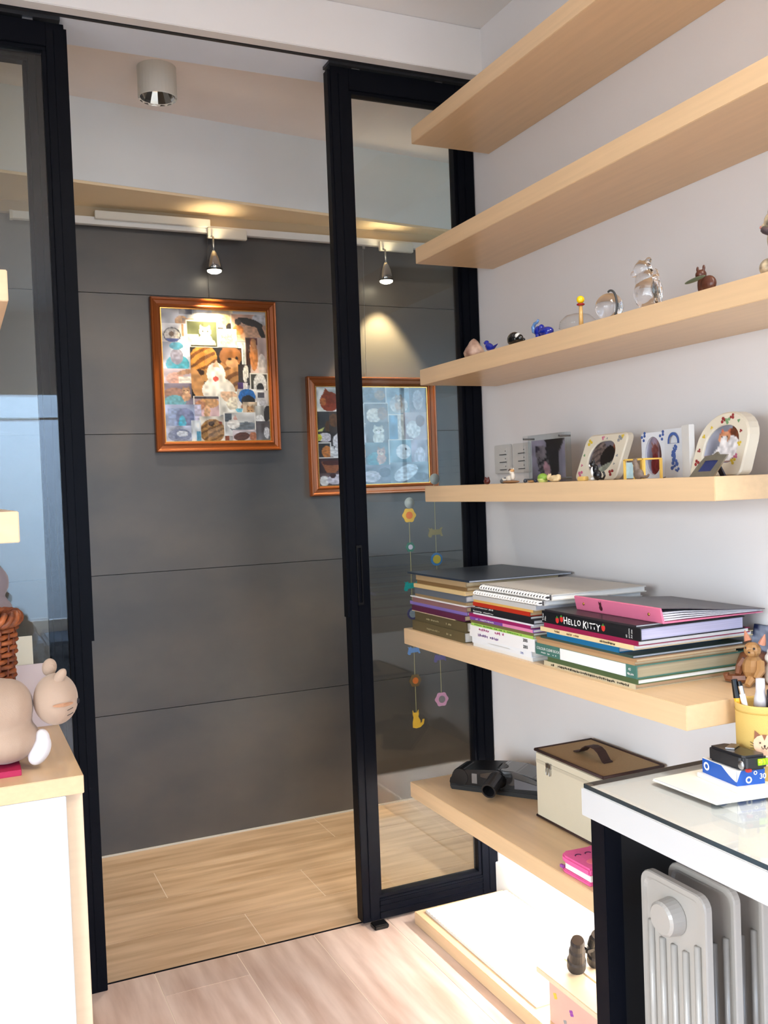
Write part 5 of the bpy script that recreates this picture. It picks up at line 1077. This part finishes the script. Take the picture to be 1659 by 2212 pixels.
stick_thing('craft_knife', 'white craft knife with black grip in the pencil cup', 'knife', (-.018, -.012, .003), (-.032, .020, .170), [('barrel', 0, .86, .0050, WHITEP), ('metal_collar', .86, .95, .0046, CHROME), ('end_cap', .95, 1.0, [.0046, .003], BLACK2), ('label_band', .70, .72, .0052, BLUEINK)], .005)
stick_thing('marker_pen', 'yellow marker pen with black cap in the pencil cup', 'pen', (-.022, .010, .003), (-.034, .030, .172), [('barrel', 0, .80, .0062, mat('marker_yellow', (236, 170, 30), .35)), ('cap', .80, 1.0, [.0068, .0055], BLACK2)], .006)
tb = thing('glue_bottle', 'translucent white nozzle bottle standing in the pencil cup', 'bottle', (CX+.004, CY+.006, ZG+.007))
obj('bottle', lathe(B(), [(0, 0), (.013, 0), (.014, .004), (.0135, .112), (0, .112)], (0, 0, 0), 20), mat('milky_plastic', (206, 202, 206), .25), tb, local=True, smooth=True); obj('nozzle', lathe(B(), [(.0135, .112), (.0115, .130), (.0085, .142), (.0078, .166), (0, .167)], (0, 0, 0), 20), mat('milky_plastic', (206, 202, 206), .25), tb, local=True, smooth=True)
obj('label_band', lathe(B(), [(.0140, .100), (.0141, .100), (.0141, .108), (.0139, .108)], (0, 0, 0), 20, cap=False), mat('red_label', (160, 30, 40), .5), tb, local=True)
tc = thing('leather_case', 'dark brown leather case standing in the pencil cup', 'case', (CX+.016, CY-.014, ZG+.0065), R(-30))
obj('case', prism(B(), [(-.012, 0), (.012, 0), (.020, .150), (-.004, .154), (-.010, .148)], -.007, .007, 'y'), mat('brown_leather', (86, 40, 22), .45, var=.2, scale=60), tc, local=True, bevel=.002); obj('edge_binding', tube(B(), [(-.013, -.003, 0.003), (-.011, -.003, .148), (-.004, -.003, .155)], .0028, 6), mat('black_binding', (26, 20, 22), .5), tc, local=True)

# ------------------------------------------------------------------ on the left cabinet: cushion cat, red book, basket, grey plush
ZC = .75
tag(obj('red_book', bx(-.10, .104, 2.03, 2.20, ZC, ZC+.012), mat('raspberry_cover', (176, 26, 76), .5), bevel=.001), 'raspberry red book under the cushion cat', 'book')
t = thing('cushion_cat', 'beige fabric cushion cat lying on the left cabinet', 'cushion', (.03, 2.11, ZC+.0155))
FAB = mat('beige_cotton', (176, 152, 132), .85, var=.06, bump=.25, bscale=600, sheen=.2)
blob('body', FAB, t, [((-.03, .0, .085), (.135, .085, .086)), ((.058, -.005, .110), (.050, .072, .058)), ((.030, -.005, .105), (.075, .078, .068)), ((.048, -.01, .045), (.070, .078, .048))], voxel=.005, smooth=10, local=True)
hd = obj('head', ell(B(), (.150, -.02, .118), (.0445, .0505, .0535), (0, 0, 0), 32, 20), FAB, t, local=True, smooth=True)
obj('ear', ell(B(), (.143, .010, .180), (.015, .012, .019), (0, R(8), 0)), FAB, hd, local=True, smooth=True)
obj('ear', ell(B(), (.157, -.045, .166), (.011, .010, .022), (R(20), R(30), 0)), FAB, hd, local=True, smooth=True)
def on_head(ax, az, off=.0):  # point on the head surface facing the camera
    c = Vector((.150, -.02, .118)); r = Vector((.0447, .0508, .0538)); dx = (ax-c.x)/r.x; dz = (az-c.z)/r.z; k = max(0, 1-dx*dx-dz*dz); return Vector((ax, c.y-r.y*math.sqrt(k)-off, az))
bm = B(); cc = bm.verts.new(on_head(.160, .1135, .0014)); vv = [bm.verts.new(on_head(.160+.021*math.cos(a), .1135+.0042*math.sin(a), .0012)) for a in [2*math.pi*k/20 for k in range(20)]]
for k in range(20): bm.faces.new((cc, vv[k], vv[(k+1) % 20]))
obj('cheek_patch', bm, mat('tan_felt', (178, 132, 100), .8), hd, local=True)
obj('nose', ell(B(), (.1915, -.036, .112), (.0045, .006, .0060)), mat('black_thread', (24, 24, 34), .7), hd, local=True, smooth=True)
for az, l in ((.100, .012), (.088, .013)): obj('whisker', tube(B(), [on_head(.168+l*k/5, az+.0006*k, .0008) for k in range(6)], .0006, 5), mat('black_thread', (24, 24, 34), .7), hd, local=True)
blob('paw', mat('white_cotton', (226, 224, 228), .85), t, [((.112, -.045, .022), (.021, .024, .032), (0, R(28), 0)), ((.118, -.04, .042), (.016, .02, .022))], voxel=.003, smooth=6, local=True)
LB = mat('lavender_card', (214, 200, 202), .6); GB = mat('pale_green_card', (222, 218, 196), .6)
tag(obj('lavender_folder', prism(B(), [(2.440, .7505), (2.443, .7505), (2.566, .884), (2.563, .884)], .127, .200, 'x'), LB), 'pale lavender card folder leaning behind the cushion cat', 'folder')
tag(obj('cream_folder', prism(B(), [(2.5635, .7505), (2.566, .7505), (2.5770, .955), (2.5745, .955)], .130, .172, 'x'), GB), 'pale cream folder leaning on the glass beside the basket', 'folder')
# wicker basket
t = thing('wicker_basket', 'reddish brown wicker basket on the left cabinet', 'basket', (.02, 2.37, ZC))
WK = mat('wicker', (84, 38, 24), .45, var=.1, rgb2=(172, 96, 52), scale=34); WKD = mat('wicker_dark', (112, 54, 30), .45, var=.3, scale=40)
def br(zz): return .082+.022*zz/.29
obj('lining', lathe(B(), [(0, .004), (.074, .004), (.094, .27), (.090, .27), (.070, .010), (0, .010)], (0, 0, 0), 24), WKD, t, local=True)
ns = 22
bm = B()
for k in range(ns):
    a = 2*math.pi*k/ns; tube(bm, [(br(zz)*math.cos(a), br(zz)*math.sin(a), zz) for zz in (0, .1, .2, .27)], .0035, 6)
obj('stake', bm, WKD, t, smooth=True, local=True, kind='stuff')
bm = B(); nr = 19
for j in range(nr):
    zz = .008+j*.0138; N = ns*4; tube(bm, [((br(zz)+.0045*math.cos(ns*.5*2*math.pi*k/N+math.pi*j))*math.cos(2*math.pi*k/N), (br(zz)+.0045*math.cos(ns*.5*2*math.pi*k/N+math.pi*j))*math.sin(2*math.pi*k/N), zz) for k in range(N)], .0058, 6, closed=True)
obj('weave', bm, WK, t, smooth=True, local=True, kind='stuff')
bm = B()
for p_ in range(3):
    N = 96; tube(bm, [((.106+.009*math.cos(9*2*math.pi*k/N+p_*2.09))*math.cos(2*math.pi*k/N), (.106+.009*math.cos(9*2*math.pi*k/N+p_*2.09))*math.sin(2*math.pi*k/N), .280+.012*math.sin(9*2*math.pi*k/N+p_*2.09)) for k in range(N)], .0075, 7, closed=True)
obj('braided_rim', bm, WK, t, smooth=True, local=True)
tag(obj('pink_pouch', ell(B(), (.028, 2.355, 1.0), (.055, .05, .05)), mat('pink_fabric', (216, 140, 170), .8), smooth=True), 'pink fabric pouch inside the wicker basket', 'pouch')
# grey plush behind the basket
t = thing('plush_toy', 'grey plush toy behind the wicker basket at the left edge', 'plush toy', (.030, 2.533, ZC))
blob('body', mat('grey_plush', (128, 118, 124), .95, var=.1, sheen=.4), t, [((-.02, 0, .12), (.085, .036, .12)), ((.01, 0, .275), (.092, .035, .062)), ((.022, 0, .35), (.072, .034, .058)), ((.035, 0, .42), (.028, .02, .035)), ((-.04, 0, .42), (.028, .02, .035))], voxel=.005, smooth=8, local=True)
# low sofa under the window behind the camera
t = thing('window_sofa', 'low grey sofa under the window behind the viewer', 'sofa', (.5, -1.9, 0))
SOF = mat('grey_upholstery', (104, 116, 132), .9, var=.08, scale=20)
obj('base', bx(-.2, 1.3, -2.18, -1.6, .04, .22), SOF, t, bevel=.01); obj('seat_cushion', bx(-.19, .545, -2.17, -1.59, .22, .33), SOF, t, bevel=.02); obj('seat_cushion', bx(.555, 1.29, -2.17, -1.59, .22, .33), SOF, t, bevel=.02)
for xx in (-.17, 1.27):
    for yy in (-2.15, -1.63): obj('foot', tube(B(), [(xx, yy, 0), (xx, yy, .05)], .02, 10), BLACK2, t)

# ------------------------------------------------------------------ felt garlands hanging from suction hooks on the far face of the door glass
YG = 2.612
FE = {}
def felt(n, rgb): return mat('felt_'+n, rgb, .9, bump=.2, bscale=500)
def disc(bm, x, zz, r, y0, y1, n_=16, wob=0.0, lobes=6): return prism(bm, [(x+r*(1+wob*math.cos(lobes*a))*math.cos(a), zz+r*(1+wob*math.cos(lobes*a))*math.sin(a)) for a in [2*math.pi*k/n_ for k in range(n_)]], y0, y1, 'y')
def cat_shape(x, zz, s):
    o = [(-1, -.5), (-.8, .45), (-.95, .75), (-.7, .6), (-.5, .75), (-.4, .5), (.5, .45), (.7, .7), (.95, .8), (.75, .35), (.8, -.1), (.95, -.6), (.75, -.65), (.6, -.35), (-.5, -.4), (-.6, -.75), (-.85, -.75)]
    return [(x+a*s, zz+b_*s*.75) for a, b_ in o]
def sit_cat(x, zz, s):
    o = [(-.55, 1.5), (-.40, 1.15), (.1, 1.15), (.30, 1.5), (.35, .9), (.25, .55), (.55, 0), (.6, -.45), (.85, -.3), (.95, .1), (1.2, .1), (1.05, -.55), (.55, -.95), (-.1, -1.05), (-.6, -.9), (-.6, -.2), (-.45, .5), (-.55, .85)]
    return [(x+a*s, zz+b_*s) for a, b_ in o]
def garland(label, x, ztop, zbot, items):
    t = thing('felt_garland', label, 'garland', (x, YG+.004, zbot))
    obj('suction_hook', lathe(B(), [(.017, 0), (.016, .003), (.008, .006), (.004, .010), (0, .011)], (x, YG-.001, ztop+.012), 18, Matrix.Rotation(R(-90), 3, 'X')), mat('clear_vinyl', (170, 178, 178), .15), t, smooth=True)
    obj('string', tube(B(), [(x, YG+.006, ztop+.008), (x, YG+.006, zbot)], .0009, 5), mat('straw_thread', (170, 160, 110), .8), t)
    for kind, zz, s, c1, c2 in items:
        if kind == 'flower':
            f = obj('flower', disc(B(), x, zz, s, YG+.004, YG+.007, 36, .08), felt(*c1), t); obj('flower_centre', disc(B(), x, zz, s*.52, YG+.0025, YG+.0085), felt(*c2), f)
        elif kind == 'disc':
            f = obj('disc', disc(B(), x, zz, s, YG+.004, YG+.007, 24), felt(*c1), t); obj('disc_centre', disc(B(), x, zz, s*.68, YG+.0025, YG+.0085, 20), felt(*c2), f)
        elif kind == 'cat': obj('felt_cat', prism(B(), cat_shape(x, zz, s), YG+.004, YG+.007, 'y'), felt(*c1), t)
        else: obj('felt_cat', prism(B(), sit_cat(x, zz, s), YG+.004, YG+.007, 'y'), felt(*c1), t)
    return t
garland('left felt garland on the door glass, ending in a sitting yellow cat', 1.270, 1.235, .60,
  [('flower', 1.209, .0215, ('amber', (228, 182, 70)), ('orange', (226, 120, 60))), ('flower', 1.112, .0145, ('teal_green', (40, 110, 90)), ('lilac_white', (190, 180, 196))), ('cat', .993, .026, ('teal', (16, 150, 150)), None), ('disc', .908, .018, ('indigo', (70, 70, 120)), ('bluegrey', (140, 156, 170))), ('cat', .795, .022, ('sky', (90, 140, 205)), None), ('flower', .702, .019, ('bronze', (110, 86, 52)), ('burnt', (206, 106, 40))), ('sit', .578, .022, ('sun', (222, 170, 50)), None)])
garland('right felt garland on the door glass, ending in a pink ring flower', 1.359, 1.305, .635,
  [('cat', 1.152, .026, ('khaki', (150, 138, 96)), None), ('disc', 1.069, .020, ('azure', (60, 120, 175)), ('mustard', (196, 172, 60))), ('cat', .762, .022, ('violet', (92, 84, 150)), None), ('flower', .633, .0215, ('rose', (206, 140, 172)), ('mauve_grey', (120, 108, 110)))])
bpy.context.view_layer.update()
